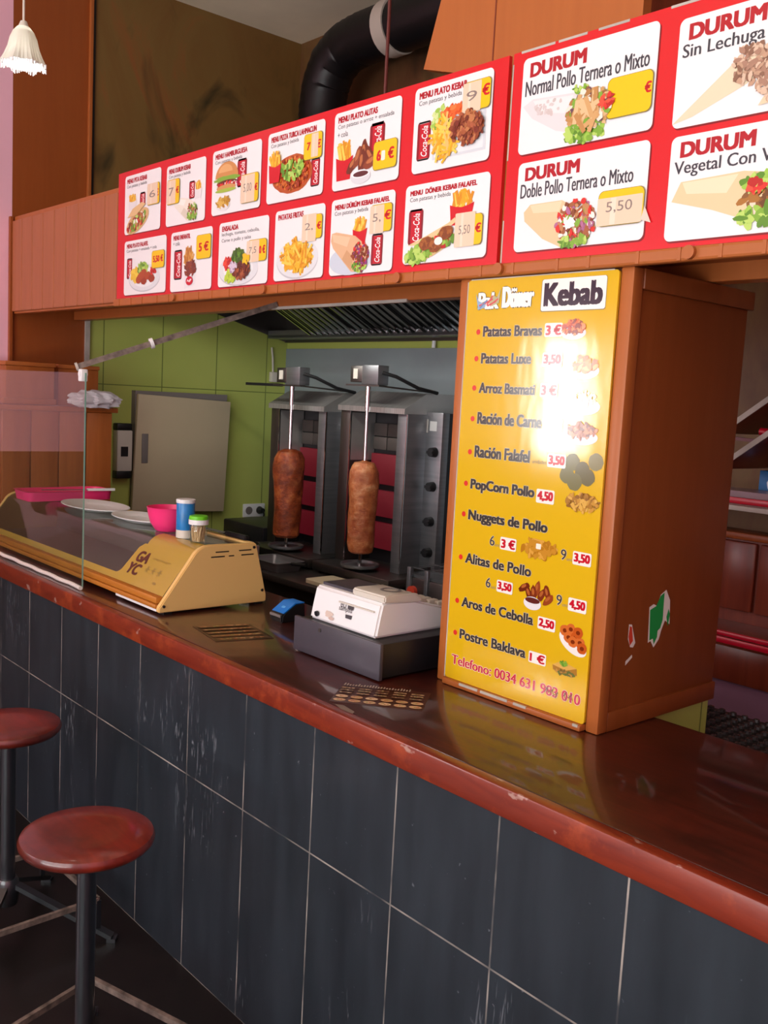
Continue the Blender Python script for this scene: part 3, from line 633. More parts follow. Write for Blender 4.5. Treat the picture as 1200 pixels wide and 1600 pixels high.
pic(lambda p: bowlpic(p, -1.390, 1.898, .036, .024, ['#b8402c', '#d86a3a', '#8a3020', '#e08a50'], 50, .009))
pic(lambda p: bowlpic(p, -1.352, 1.815, .042, .03, ['#d88a4a', '#c87040', '#e8b070'], 40, .010))
pic(lambda p: bowlpic(p, -1.345, 1.735, .045, .03, ['#f0eade', '#e8e0cc', '#e0d4b8'], 40, .008))
pic(lambda p: bowlpic(p, -1.345, 1.665, .045, .028, MEAT, 50, .010))
def fal(p):
    for a, z in ((-1.365, 1.597), (-1.300, 1.602), (-1.335, 1.580), (-1.378, 1.566), (-1.32, 1.566), (-1.355, 1.552)): p.ell(a, z, .021, .020, random.choice(['#6f6a3c', '#7c7646', '#625c34']), 0, 18, .05)
pic(fal)
pic(lambda p: p.chunks(-1.33, 1.507, .045, .018, ['#a87420', '#c48e30', '#8e5e18', '#d8a848'], 70, .010))
pic(lambda p: (p.chunks(-1.445, 1.384, .05, .018, ['#c48a28', '#d8a040', '#b47818'], 40, .016), p.rect(-1.452, 1.383, -1.437, 1.396, '#f4ecd8', .002)))
def wings(p):
    for a, z, r_ in ((-1.48, 1.284, 30), (-1.465, 1.272, 120), (-1.44, 1.288, 80), (-1.425, 1.275, 60), (-1.41, 1.283, 110), (-1.405, 1.266, 40), (-1.45, 1.276, 100)): p.ell(a, z, .019, .009, random.choice(['#7a3014', '#94431c', '#6a2610']), r_, 14, .1); p.ell(a - .002, z + .003, .009, .004, '#b0602c', r_, 10, .1)
    p.ell(-1.452, 1.250, .027, .016, '#e4e2e6', 0, 24); p.ell(-1.452, 1.257, .023, .007, '#5e2420', 0, 20)
pic(wings)
def rings(p):
    p.ell(-1.325, 1.180, .043, .022, '#ece8e4', -25, 24)
    for a, z in ((-1.350, 1.206), (-1.333, 1.212), (-1.338, 1.192), (-1.318, 1.196), (-1.305, 1.186), (-1.325, 1.184), (-1.298, 1.174), (-1.312, 1.208)): p.ell(a, z, .014, .013, random.choice(['#c0561c', '#a8440f', '#cf6a2c']), 0, 18, .05); p.ell(a, z, .006, .005, '#7a2c08', 0, 12)
pic(rings)
def bak(p):
    p.poly([(-1.378, 1.118), (-1.352, 1.133), (-1.308, 1.124), (-1.306, 1.108), (-1.340, 1.100), (-1.376, 1.107)], '#a8741e'); p.poly([(-1.378, 1.118), (-1.352, 1.133), (-1.308, 1.124), (-1.338, 1.113)], '#d8a850'); p.chunks(-1.34, 1.106, .03, .006, ['#6e5a1c', '#c08a30', '#5a6a20'], 24, .006); p.chunks(-1.345, 1.128, .010, .005, ['#7fae3a', '#5d8f2a'], 12, .006)
pic(bak)

# ------------------------------------------------------------------ sneeze guard glass
gd = thing('sneeze_guard', 'clear glass screen standing upright on the left end of the worktop', 'glass screen', (-3.8, .05, .983))
obj('glass_pane', box(new(), (-4.47, .048, .990), (-3.226, .053, 1.752)), M['glass'], gd, sm=False)
obj('polished_edge', box(new(), (-3.2258, .0479, .990), (-3.2245, .0531, 1.752)), M['glass_edge'], gd, sm=False)
b = new(); tube(b, [(-4.47 + .05 * i, .045 + .003 * math.sin(i * 1.7), .9912) for i in range(26)], .0075, 8); obj('silicone_bead', b, M['silicone'], gd)
b = new(); box(b, (-3.262, .038, 1.722), (-3.232, .062, 1.765), .004); tube(b, [(-3.247, .036, 1.748), (-3.247, .064, 1.748)], .010, 12); obj('clamp', b, M['white'], gd)
br = thing('brace_rod', 'slanted metal rod from the glass screen up to the header', 'rod', (-3.1, .3, 1.77))
A = Vector((-3.275, .040, 1.772)); B = Vector((-3.02, .70, 2.045)); 
b = new(); bar(b, A, B, .020, .020); obj('rod', b, M['worn'], br)
b = new(); q_ = A.lerp(B, .36); d_ = (B - A).normalized(); tube(b, [q_ - d_ * .006, q_ + d_ * .006], .019, 16); obj('collar', b, M['white'], br)
b = new(); tube(b, [A - d_ * .004, A + d_ * .004], .015, 14); obj('end_cap', b, M['whitetrim'], br)

# ------------------------------------------------------------------ refrigerated display case
dc = thing('display_case', 'low gold refrigerated display case with a sloping glass front on the worktop', 'display case', (-3.5, .3, .983))
EP = [(.096, .992), (.096, 1.008), (.212, 1.163), (.222, 1.178), (.238, 1.192), (.258, 1.200), (.280, 1.203), (.462, 1.199), (.511, 1.012), (.510, .990)]
XR, XE = -2.745, -4.455
def endp(x0, x1, name='end_panel'):
    b = new(); prism(b, EP, 0, x0, x1)
    bmesh.ops.bevel(b, geom=[e for e in b.edges], offset=.003, segments=2, affect='EDGES'); return obj(name, b, M['gold'], dc)
ep = endp(XR - .022, XR); endp(XE, XE + .022)
b = new()
for y0, y1, z in ((.300, .352, 1.176), (.392, .442, 1.176), (.283, .336, 1.160), (.352, .373, 1.160), (.402, .452, 1.160)): box(b, (XR - .002, y0, z), (XR + .0006, y1, z + .004))
obj('vent_slots', b, M['black'], ep, sm=False)
for y, z in ((.112, 1.012), (.492, 1.032), (.452, 1.186)):
    b = new(); tube(b, [(XR - .001, y, z), (XR + .003, y, z)], .005, 10); obj('screw', b, M['steel_dark'], ep)
GP = [(.120, 1.040), (.216, 1.164), (.226, 1.177), (.240, 1.188), (.259, 1.195), (.280, 1.198), (.455, 1.1945)]
def sheet(pts, x0, x1, thick=.004):
    b = new(); lo = [(y, z) for y, z in pts]; inn = [(y + .003, z - thick) for y, z in reversed(pts)]
    prism(b, lo + inn, 0, x0, x1); return b
obj('curved_glass', sheet(GP, XE + .022, XR - .022), M['glass'], dc)
gf = Frame((0, .120, 1.040), (1, 0, 0), (0, .096, .124))       # plane of the sloping front
L_ = math.hypot(.096, .124)
p = Print(gf, .0008, .2)
def goldpoly(pts):
    vs = [p.bm.verts.new(gf.at(x, y, .0008)) for x, y in pts]; f = p.bm.faces.new(vs); f.normal_update()
    if f.normal.dot(gf.n) < 0: f.normal_flip()
XW = -3.11
goldpoly([(XE + .022, -.012), (XW - .03, -.012), (XW - .03, .024), (XE + .022, .024)])
arc = [(XW - .03, .024)] + [(XW - .03 + .03 * math.sin(R(a)), .054 - .03 * math.cos(R(a))) for a in range(0, 91, 15)]
goldpoly([(XW - .03, -.012), (XR - .022, -.012), (XR - .022, L_), (XW + .035, L_), (XW + .012, L_ - .02)] + arc[::-1])
me_p = p; p.mats = [M['goldprint']]; p.build('printed_border', dc, label='gold printed border of the front glass')
tp = new()                                   # gold print carried over the bend
pts = [(.2155, 1.1645), (.2255, 1.1775), (.2395, 1.1886), (.2588, 1.1958), (.280, 1.1988)]
prism(tp, pts + [(y, z - .0004) for y, z in reversed(pts)], 0, XW + .05, XR - .022); obj('printed_border', tp, M['goldprint'], dc, label='gold print on the bend of the glass')
p = Print(gf, .0014, .3)
p.text('GA', -3.070, .084, -2.985, .128, '#5a2a1c', .05, .1); p.text('YC', -3.080, .034, -2.995, .078, '#5a2a1c', .05, .1)
p.build('logo', dc); p = Print(gf, .0014, .3); p.text('ALIMENTOS REFRIGERADOS', -2.965, .108, -2.845, .116, '#a3843a', 0); p.build('small_lettering', dc)
for i in range(3):
    p = Print(gf, .0014, .3)
    cx = -2.955 + i * .042
    for a in (0, 60, 120): 
        dx, dy = .014 * math.cos(R(a)), .014 * math.sin(R(a)); nx, ny = -dy * .12, dx * .12
        p.poly([(cx - dx - nx, .07 - dy - ny), (cx + dx - nx, .07 + dy - ny), (cx + dx + nx, .07 + dy + ny), (cx - dx + nx, .07 - dy + ny)], '#94793a')
    p.build('snowflake_mark', dc)
p = Print(gf, .0014, .3); p.ell(-2.862, .03, .012, .005, '#94793a'); p.build('printed_mark', dc)
b = new(); box(b, (XE + .022, .125, 1.0), (XR - .022, .50, 1.03)); box(b, (XE + .022, .46, 1.03), (XR - .022, .49, 1.185)); obj('tub', b, M['grey'], dc, sm=False)
obj('rear_frame', box(new(), (XE + .022, .445, 1.186), (XR - .022, .468, 1.199), .002), M['gold'], dc)
b = new(); box(b, (XE + .022, .096, 1.018), (XR - .022, .124, 1.040), .004); obj('front_rail', b, M['rail'], dc)
b = new(); box(b, (XE + .022, .092, 1.000), (XR - .022, .120, 1.017), .006); obj('front_rail', b, M['rail'], dc)
b = new(); box(b, (-3.06, .098, .992), (XR - .024, .108, 1.0)); obj('gasket', b, M['white'], dc)
for x in (-4.40, -3.08, -2.79):
    for y in (.115, .47):
        b = new(); box(b, (x, y, .983), (x + .04, y + .03, 1.0)); obj('foot', b, M['black'], dc)

# things on the display case
ZT = 1.1995
tr = thing('serving_tray', 'shallow hot pink plastic tray at the far end of the display case', 'tray', (-4.14, .36, ZT))
b = new()
def rloop(b, x0, y0, x1, y1, r, z): return [b.verts.new((x, y, z)) for x, y in rrect(x0, y0, x1, y1, r, 5)]
def rtray(x0, y0, x1, y1, h, r, flare, th):
    b = new(); L = [rloop(b, x0 + flare, y0 + flare, x1 - flare, y1 - flare, r * .7, ZT), rloop(b, x0 + .006, y0 + .006, x1 - .006, y1 - .006, r, ZT + h - .003), rloop(b, x0, y0, x1, y1, r, ZT + h), rloop(b, x0 + .008, y0 + .008, x1 - .008, y1 - .008, r, ZT + h), rloop(b, x0 + flare + th, y0 + flare + th, x1 - flare - th, y1 - flare - th, r * .7, ZT + th)]
    n = len(L[0])
    for a, c in zip(L, L[1:]):
        for i in range(n): b.faces.new((a[i], a[(i + 1) % n], c[(i + 1) % n], c[i]))
    b.faces.new(L[0][::-1]); b.faces.new(L[-1]); bmesh.ops.recalc_face_normals(b, faces=b.faces[:]); return b
obj('tray', rtray(-4.235, .165, -4.045, .57, .042, .035, .014, .003), M['hotpink'], tr)
kn = thing('kitchen_knife', 'white handled knife lying across the hot pink tray', 'knife', (-4.08, .4, ZT + .044))
b = new(); bar(b, (-4.06, .44, ZT + .047), (-4.04, .56, ZT + .047), .018, .010); obj('handle', b, M['white'], kn)
b = new(); bar(b, (-4.10, .25, ZT + .046), (-4.06, .44, ZT + .046), .022, .002); obj('blade', b, M['steel'], kn)
def plate_m(cx, cy, rx, ry, z):
    b = new(); lathe(b, [(0, .0), (.6, 0), (.66, .003), (1.0, .016), (1.0, .019), (.97, .0195), (.68, .007), (.62, .0045), (0, .0045)], (cx, cy, z), 48)
    for v in b.verts: v.co.x = cx + (v.co.x - cx) * rx; v.co.y = cy + (v.co.y - cy) * ry
    return b
obj('oval_plate', plate_m(-3.76, .34, .215, .115, ZT), M['white'], None, 'white oval plate beside the hot pink tray on the display case', 'plate', 'plates on the display case')
obj('oval_plate', plate_m(-3.37, .35, .17, .095, ZT), M['white'], None, 'white oval plate next to the pink bowl on the display case', 'plate', 'plates on the display case')
b = new(); lathe(b, [(0, 0), (.040, 0), (.046, .003), (.064, .030), (.073, .060), (.077, .085), (.0785, .087), (.076, .088), (.071, .062), (.062, .033), (.044, .007), (0, .005)], (-3.11, .322, ZT), 48)
obj('mixing_bowl', b, M['hotpink'], None, 'round hot pink plastic bowl on the display case', 'bowl')
cn = thing('salt_canister', 'tall blue cardboard canister with a white lid beside the pink bowl', 'canister', (-2.95, .300, ZT))
b = new(); lathe(b, [(0, 0), (.0315, 0), (.0315, .028)], (-2.95, .300, ZT), 32); obj('base_band', b, M['offwhite'], cn)
b = new(); lathe(b, [(.0315, .028), (.0318, .029), (.0318, .122), (.0315, .123)], (-2.95, .300, ZT), 32); obj('wrapper', b, mat('blue_wrapper', '#2a86cf', .3, var=(30, .25)), cn)
b = new(); lathe(b, [(.033, .122), (.0335, .124), (.0335, .133), (.032, .135), (0, .1345)], (-2.95, .300, ZT), 32); obj('lid', b, M['white'], cn)
jr = thing('toothpick_jar', 'small clear jar of wooden toothpicks with a lime green lid', 'jar', (-2.835, .285, ZT))
b = new(); lathe(b, [(0, .001), (.027, .001), (.029, .004), (.030, .066), (.029, .068)], (-2.835, .285, ZT), 32); obj('clear_body', b, M['glass'], jr)
b = new(); 
for i in range(60):
    a = random.uniform(0, 6.28); r_ = .022 * math.sqrt(random.random()); a2 = a + random.uniform(-.9, .9); r2 = .025 * math.sqrt(random.random())
    bar(b, (-2.835 + r_ * math.cos(a), .285 + r_ * math.sin(a), ZT + .004), (-2.835 + r2 * math.cos(a2), .285 + r2 * math.sin(a2), ZT + .050 + random.random() * .008), .002, .002)
tag(obj('toothpicks', b, mat('toothpick_wood', '#d8b88a', .6), jr), kind='stuff')
b = new(); lathe(b, [(.0305, .062), (.0335, .063), (.0335, .079), (.030, .080)], (-2.835, .285, ZT), 32); obj('collar', b, M['white'], jr)
b = new(); lathe(b, [(.0325, .0795), (.0328, .081), (.0315, .090), (.029, .092), (0, .0925)], (-2.835, .285, ZT), 32, wob=lambda a, z: 1 + .012 * math.cos(a * 24)); obj('lid', b, M['lime'], jr)
fk = thing('black_knife', 'black handled knife resting on the rear edge of the display case', 'knife', (-2.86, .46, ZT))
b = new(); bar(b, (-2.93, .455, ZT + .010), (-2.80, .462, ZT + .009), .02, .016); bmesh.ops.bevel(b, geom=b.edges[:], offset=.004, segments=2, affect='EDGES'); obj('handle', b, M['black'], fk)
b = new(); bar(b, (-3.13, .447, ZT + .009), (-2.93, .455, ZT + .010), .026, .002); obj('blade', b, M['steel'], fk)

# ------------------------------------------------------------------ card terminal, register, leaflets
Z0 = .983
tm = thing('card_terminal', 'small card payment terminal with a bright blue top between display case and register', 'card terminal', (-2.50, .43, Z0))
b = new(); prism(b, [(.385, Z0), (.385, Z0 + .022), (.395, Z0 + .032), (.44, Z0 + .058), (.475, Z0 + .058), (.480, Z0)], 0, -2.540, -2.470); bmesh.ops.bevel(b, geom=b.edges[:], offset=.004, segments=2, affect='EDGES'); obj('body', b, M['black'], tm)
b = new(); prism(b, [(.392, Z0 + .031), (.437, Z0 + .0605), (.475, Z0 + .0605), (.475, Z0 + .058), (.44, Z0 + .057), (.395, Z0 + .029)], 0, -2.537, -2.473); obj('blue_cover', b, M['blue'], tm)
b = new(); box(b, (-2.534, .3815, Z0 + .018), (-2.476, .386, Z0 + .026)); obj('paper_slot', b, M['grey'], tm)
p = Print(Frame((-2.545, .392, Z0 + .031), (1, 0, 0), (0, .045, .0295)), .001); p.rect(.034, .02, .052, .03, '#5aa8ec', .003); p.build('mark', tm)
dr = thing('cash_box', 'charcoal metal cash drawer box under the white cash register', 'cash box', (-2.0, .42, Z0))
obj('box', box(new(), (-2.185, .240, Z0 + .006), (-1.822, .60, Z0 + .098), .003), M['blackm'], dr)
obj('drawer_front', box(new(), (-2.192, .228, Z0 + .004), (-1.813, .241, Z0 + .103), .003), M['charcoal'], dr)
for x in (-2.17, -1.85):
    for y in (.26, .57):
        b = new(); tube(b, [(x, y, Z0), (x, y, Z0 + .008)], .012, 12); obj('foot', b, M['black'], dr)
b = new(); tube(b, [(-2.07, .229, Z0 + .085), (-2.07, .2262, Z0 + .085)], .006, 12); obj('lock', b, M['steel_dark'], dr)
cr = thing('cash_register', 'white electronic cash register sitting on the charcoal drawer', 'cash register', (-2.0, .42, Z0 + .098))
zr = Z0 + .099
b = new(); prism(b, [(.262, zr), (.272, zr + .05), (.282, zr + .092), (.30, zr + .096), (.40, zr + .092), (.62, zr + .035), (.62, zr)], 0, -2.165, -1.875); bmesh.ops.bevel(b, geom=b.edges[:], offset=.006, segments=3, affect='EDGES'); obj('body', b, M['white'], cr)
b = new(); prism(b, [(.288, zr + .094), (.288, zr + .112), (.300, zr + .115), (.40, zr + .112), (.43, zr + .094), (.42, zr + .085)], 0, -2.01, -1.872); bmesh.ops.bevel(b, geom=b.edges[:], offset=.004, segments=2, affect='EDGES'); obj('printer_cover', b, M['offwhite'], cr)
b = new(); prism(b, [(.300, zr + .0955), (.300, zr + .103), (.42, zr + .102), (.46, zr + .078), (.40, zr + .088)], 0, -2.155, -2.015); obj('display', b, M['charcoal'], cr)
b = new(); lathe(b, [(.030, 0), (.022, .001), (.022, -.001)], (-1.93, .36, zr + .1145), 24); obj('paper_slot', b, M['grey'], cr)
for i in range(9):
    for k in range(5):
        y = .44 + k * .034; z = zr + .0965 - (y - .40) * .259
        b = new(); box(b, (-2.145 + i * .029, y, z - .012), (-2.145 + i * .029 + .021, y + .022, z + .004 + .0), .003); obj('key', b, M['offwhite'], cr, sm=False)
rf = Frame((-2.165, .2615, zr), (1, 0, 0), (0, .0175, .092))
p = Print(rf, .0018, .4); p.text('ecr', .128, .056, .158, .070, '#2a2a2c', 0); p.text('sampos', .124, .043, .180, .056, '#2a2a2c', 0); p.rect(.160, .056, .184, .070, '#3a363c', .002); p.poly([(.158, .030), (.182, .030), (.184, .041), (.156, .040)], '#3a363c'); p.build('logo', cr)
b = new(); box(b, (-2.045, .270, zr + .066), (-1.895, .2735, zr + .070)); obj('cover_seam', b, M['offwhite'], cr)
b = new(); tube(b, [(-2.130, .264, zr + .018), (-2.130, .258, zr + .017)], .008, 14); obj('key_lock', b, M['blackm'], cr)
p = Print(rf, .0018, .4); p.ell(.085, .026, .018, .009, '#d8c4b8', 0, 14, .2); p.ell(.098, .016, .012, .005, '#c8b0a4', 0, 10, .2); p.build('worn_sticker', cr)

def leaflet(name, label, pts, seed):
    random.seed(seed); o, px, py = Vector(pts[0]), Vector(pts[1]), Vector(pts[2]); w = (px - o).length; h = (py - o).length
    fr = Frame(o, px - o, py - o); 
    b = new(); vs = [b.verts.new(fr.at(x, y, z)) for z in (0, .0007) for x, y in ((0, 0), (w, 0), (w, h), (0, h))]
    b.faces.new(vs[:4][::-1]); b.faces.new(vs[4:])
    for i in range(4): b.faces.new((vs[i], vs[(i + 1) % 4], vs[4 + (i + 1) % 4], vs[4 + i]))
    return fr, w, h, b
fr, w, h, b = leaflet('leaflet', '', ((-1.765, .028, Z0 + .0005), (-1.585, .168, Z0 + .0005), (-1.855, .145, Z0 + .0005)), 3)
lf = thing('menu_leaflet', 'brown printed menu leaflet with rows of oval food photos in front of the register', 'leaflet', (-1.72, .14, Z0)); obj('sheet', b, mat('leaflet_brown', '#4e2a1c', .3), lf, sm=False)
p = Print(fr, .0012, .3)
for k, (yy, r_) in enumerate(((.12, .09), (.30, .09))):
    for i in range(6): p.ell(w * (.09 + i * .165), h * yy, w * .068, h * r_ * .8, random.choice(['#d0ab84', '#c89a6e', '#dcbc98'])); p.chunks(w * (.09 + i * .165), h * yy, w * .04, h * .03, ['#a0522c', '#b86a3c', '#8a9a4a'], 4, w * .018)
for k, yy in enumerate((.46, .58, .68)):
    for i in range(5): p.rect(w * (.03 + i * .195), h * yy, w * (.17 + i * .195), h * (yy + .06), random.choice(['#b09070', '#8a6a50', '#a47a5a'])); p.chunks(w * (.1 + i * .195), h * (yy + .03), w * .06, h * .025, ['#6a3a28', '#c8b090', '#7a7a40'], 5, w * .02)
for i in range(24): p.rect(w * (.03 + i * .032), h * .82, w * (.045 + i * .032), h * (.88 + .08 * random.random()), '#b8a898')
p.build('print', lf)
fr, w, h, b = leaflet('leaflet', '', ((-2.375, .082, Z0 + .0005), (-2.325, .255, Z0 + .0005), (-2.570, .118, Z0 + .0005)), 5)
lf = thing('menu_leaflet', 'brown printed menu leaflet lying in front of the gold display case', 'leaflet', (-2.45, .17, Z0)); obj('sheet', b, mat('leaflet_brown_dark', '#3a2418', .3), lf, sm=False)
p = Print(fr, .0012, .3)
for k in range(5): p.rect(w * .06, h * (.06 + k * .19), w * .94, h * (.17 + k * .19), random.choice(['#6a4630', '#7a5236', '#5a3a28'])); p.chunks(w * .5, h * (.11 + k * .19), w * .42, h * .03, ['#c09a70', '#b47a4c', '#8a8a4a', '#9a4a28'], 16, w * .045)
p.build('print', lf)
random.seed(11)
# napkin scraps at the edge
p = Print(Frame((-1.72, .025, Z0), (1, 0, 0), (0, 1, 0)), .0006, .5); p.poly([(-.02, .0), (.02, -.012), (.06, -.010), (.05, .004), (0, .012)], '#7a6a60'); tag(p.build('paper_scrap', None), 'thin grey paper scrap at the worktop edge by the leaflet of oval photos', 'paper')

# ------------------------------------------------------------------ kitchen behind
bc = thing('back_counter', 'dark kitchen counter along the back wall under the gyros grills', 'counter', (-3.4, 1.6, 0))
obj('base', box(new(), (XL + .001, 1.20, 0), (-2.46, YB - .021, .85)), M['blackm'], bc, sm=False)
obj('top', box(new(), (XL + .001, 1.14, .85), (-2.44, YB - .021, .88), .004), mat('dark_worktop', '#2c2826', .3), bc)
def fade_burner(): pass
def grill(dx, dz, label, power):
    X = lambda v: v + dx
    Zb = .88
    g = thing('gyros_grill', label, 'gyros grill', (X(-3.31), 1.7, Zb), 'vertical gyros grills on the back counter')
    P_ = lambda name, b, m, par=None, **k: obj(name, b, M[m], par or g, **k)
    b = new(); box(b, (X(-3.60), 1.36, Zb + .012), (X(-3.05), 1.95, Zb + .055), .006); P_('drip_tray', b, 'steel_dark')
    for x, y in ((-3.57, 1.40), (-3.08, 1.40), (-3.57, 1.91), (-3.08, 1.91)):
        b = new(); tube(b, [(X(x), y, Zb), (X(x), y, Zb + .014)], .015, 12); P_('foot', b, 'black')
    zt = 1.665 + dz
    b = new(); box(b, (X(-3.605), 1.66, Zb + .055), (X(-3.035), 1.95, zt)); P_('housing', b, 'blackm', sm=False)
    b = new(); box(b, (X(-3.195), 1.62, Zb + .055), (X(-3.035), 1.665, zt + .003), .003); kp = P_('control_panel', b, 'steel')
    b = new(); box(b, (X(-3.605), 1.50, Zb + .055), (X(-3.532), 1.66, zt - .01), .003); P_('wing', b, 'steel_dark')
    b = new(); box(b, (X(-3.5322), 1.51, 1.42 + dz), (X(-3.5305), 1.655, zt - .02)); P_('reflector', b, 'satin', label='shiny inner reflector plate')
    b = new(); box(b, (X(-3.533), 1.497, Zb + .06), (X(-3.529), 1.502, zt - .012)); P_('edge_strip', b, 'mirror')
    b = new(); box(b, (X(-3.138), 1.497, Zb + .06), (X(-3.133), 1.502, zt - .012)); P_('edge_strip', b, 'mirror')
    b = new(); box(b, (X(-3.20), 1.50, Zb + .055), (X(-3.135), 1.66, zt - .01), .003); P_('wing', b, 'steel')
    for k, (z0, z1) in enumerate(((1.31, 1.455), (1.155, 1.28), (1.0, 1.125))):
        b = new(); box(b, (X(-3.52), 1.630, z0 + dz), (X(-3.215), 1.662, z1 + dz), .004); P_('burner', b, 'burner')
    b = new()
    for i in range(3):
        for j in range(2): box(b, (X(-3.515 + i * .1), 1.635, 1.475 + j * .065 + dz), (X(-3.42 + i * .1), 1.662, 1.535 + j * .065 + dz), .002)
    P_('burner_mesh', b, 'mesh')
    b = new(); prism(b, [(1.485, zt - .012), (1.485, zt + .012), (1.62, zt + .085), (1.92, zt + .085), (1.95, zt - .012)], 0, X(-3.612), X(-3.14)); P_('hood', b, 'satin', sm=False)
    mb = new(); box(mb, (X(-3.335), 1.392, 1.775 + dz), (X(-3.225), 1.455, 1.862 + dz), .003); mo = P_('motor', mb, 'steel')
    mb = new(); box(mb, (X(-3.42), 1.395, 1.785 + dz), (X(-3.337), 1.445, 1.858 + dz), .003); sb = P_('switch_box', mb, 'steel_dark')
    mb = new(); box(mb, (X(-3.395), 1.391, 1.80 + dz), (X(-3.365), 1.396, 1.845 + dz)); P_('switch', mb, 'offwhite', sb)
    b = new(); bar(b, (X(-3.45), 1.41, 1.772 + dz), (X(-3.22), 1.41, 1.772 + dz), .03, .008); bar(b, (X(-3.24), 1.41, 1.772 + dz), (X(-3.20), 1.72, zt + .09), .035, .006); P_('bracket', b, 'steel_dark')
    b = new(); tube(b, [(X(-3.215), 1.41, 1.83 + dz), (X(-3.17), 1.45, 1.815 + dz), (X(-3.13), 1.55, 1.77 + dz), (X(-3.12), 1.66, zt + .088)], .008, 8); P_('cable', b, 'black')
    b = new(); tube(b, [(X(-3.318), 1.42, Zb + .06), (X(-3.318), 1.42, 1.79 + dz)], .009, 12); tube(b, [(X(-3.318), 1.42, 1.66), (X(-3.318), 1.42, 1.775 + dz)], .0125, 12); sp = P_('spit', b, 'mirror')
    b = new(); lathe(b, [(0, 0), (.085, 0), (.09, .006), (.09, .016), (.084, .016), (.08, .006), (0, .006)], (X(-3.318), 1.42, Zb + .068), 32); P_('spit_plate', b, 'steel', sp)
    for z in (1.491, 1.336, 1.178, 1.037):
        b = new(); tube(b, [(X(-3.075), 1.62, z + dz), (X(-3.075), 1.592, z + dz)], [.023, .020], 18); bar(b, (X(-3.075) - .017, 1.588, z + dz), (X(-3.075) + .020, 1.588, z + dz), .008, .012); P_('knob', b, 'black', kp)
    for x0, x1, z0, z1, c in ((-3.175, -3.125, 1.575, 1.635, '#a09a94'), (-3.115, -3.07, 1.585, 1.628, '#c2c2c0')):
        p = Print(Frame((X(x0), 1.62, z0 + dz), (1, 0, 0), (0, 0, 1)), .0008); p.rect(0, 0, x1 - x0, z1 - z0, c); p.rect(.005, z1 - z0 - .018, x1 - x0 - .02, z1 - z0 - .004, '#5a5450' if c[1] == 'a' else c); p.build('data_plate', kp)
    return g
g1 = grill(0, 0, 'right hand steel gyros grill with four black knobs beside the yellow sign', 1)
g2 = grill(-.58, -.015, 'left hand steel gyros grill nearer the green wall', 1)
b = new(); bar(b, (-4.27, 1.40, 1.757), (-3.98, 1.41, 1.757), .022, .014); obj('arm_handle', b, M['blackm'], g2)
def cone(name, label, c, prof, m, seed):
    random.seed(seed); ph = [random.uniform(0, 6.28) for _ in range(6)]
    wob = lambda a, z: 1 + .03 * math.sin(3 * a + ph[0] + z * 20) + .02 * math.sin(7 * a + ph[1] - z * 45) + .012 * math.sin(13 * a + z * 90 + ph[2])
    P = []
    for (r0, z0), (r1, z1) in zip(prof, prof[1:]):
        for i in range(5):
            t = i / 5; P.append((r0 + (r1 - r0) * t, z0 + (z1 - z0) * t))
    P.append(prof[-1]); P = [(max(r, .0135), z) for r, z in P]; b = new(); lathe(b, P, c, 40, wob=wob, closed=True)
    obj(name, b, m, None, label, 'meat', 'doner meat on the spits')
cone('doner_meat', 'pale brown cylinder of doner meat on the right hand spit', (-3.318, 1.42, 1.0), [(0, .014), (.045, .012), (.055, .02), (.062, .06), (.063, .15), (.064, .25), (.069, .33), (.066, .385), (.055, .41), (.045, .425), (0, .435)], M['meat2'], 2)
cone('doner_meat', 'dark red brown rounded doner meat on the left hand spit', (-3.898, 1.42, .995), [(0, .006), (.055, .008), (.066, .02), (.068, .1), (.068, .2), (.074, .28), (.080, .35), (.076, .40), (.058, .435), (.03, .448), (0, .45)], M['meat1'], 4)

# extractor hood
hd = thing('extractor_hood', 'long steel extractor hood with baffle filters over the grills', 'extractor hood', (-3.4, 1.6, 2.03))
xa, xb = -4.84, -2.5
b = new(); prism(b, [(.98, 2.10), (.98, 2.42), (1.5, 2.6), (2.045, 2.6), (2.045, 2.02), (2.03, 2.02), (2.03, 2.55), (1.5, 2.55), (1.0, 2.38), (1.0, 2.10)], 0, xa, xb); obj('canopy', b, M['steel_dark'], hd, sm=False)
b = new(); prism(b, [(1.55, 2.145), (2.045, 2.02), (2.045, 2.5), (1.0, 2.38), (1.0, 2.18)], 0, xa, xa + .008); obj('side_plate', b, M['steel_dark'], hd, sm=False)
b = new(); box(b, (xa + .01, 1.90, 2.035), (xb, 2.045, 2.055), .003); box(b, (xa + .01, 1.90, 2.035), (xb, 1.906, 2.08)); obj('grease_trough', b, M['steel'], hd, sm=False)
for k in range(4):
    x0 = -4.45 + k * .47
    rot = Matrix.Translation((0, 1.93, 2.07)) @ Matrix.Rotation(R(180 - 26), 4, 'X') @ Matrix.Scale(-1, 4, (0, 0, 1))
    b = new(); box(b, (x0, -.01, -.015), (x0 + .46, .54, 0)); bmesh.ops.transform(b, matrix=rot, verts=b.verts); bmesh.ops.recalc_face_normals(b, faces=b.faces[:])
    bf = obj('baffle_filter', b, M['black'], hd, sm=False); b = new(); n = 8
    for i in range(n):
        xx = x0 + .02 + i * .055; tube(b, [(xx + .017, .02, -.022), (xx + .017, .52, -.022)], .014, 10)
    bmesh.ops.transform(b, matrix=rot, verts=b.verts); bmesh.ops.recalc_face_normals(b, faces=b.faces[:])
    obj('baffles', b, M['mirror'], bf)
b = new(); tube(b, [(-3.55, 2.035, 2.02), (-3.55, 2.035, 1.985)], .010, 10); obj('hanging_hook', b, M['white'], hd)

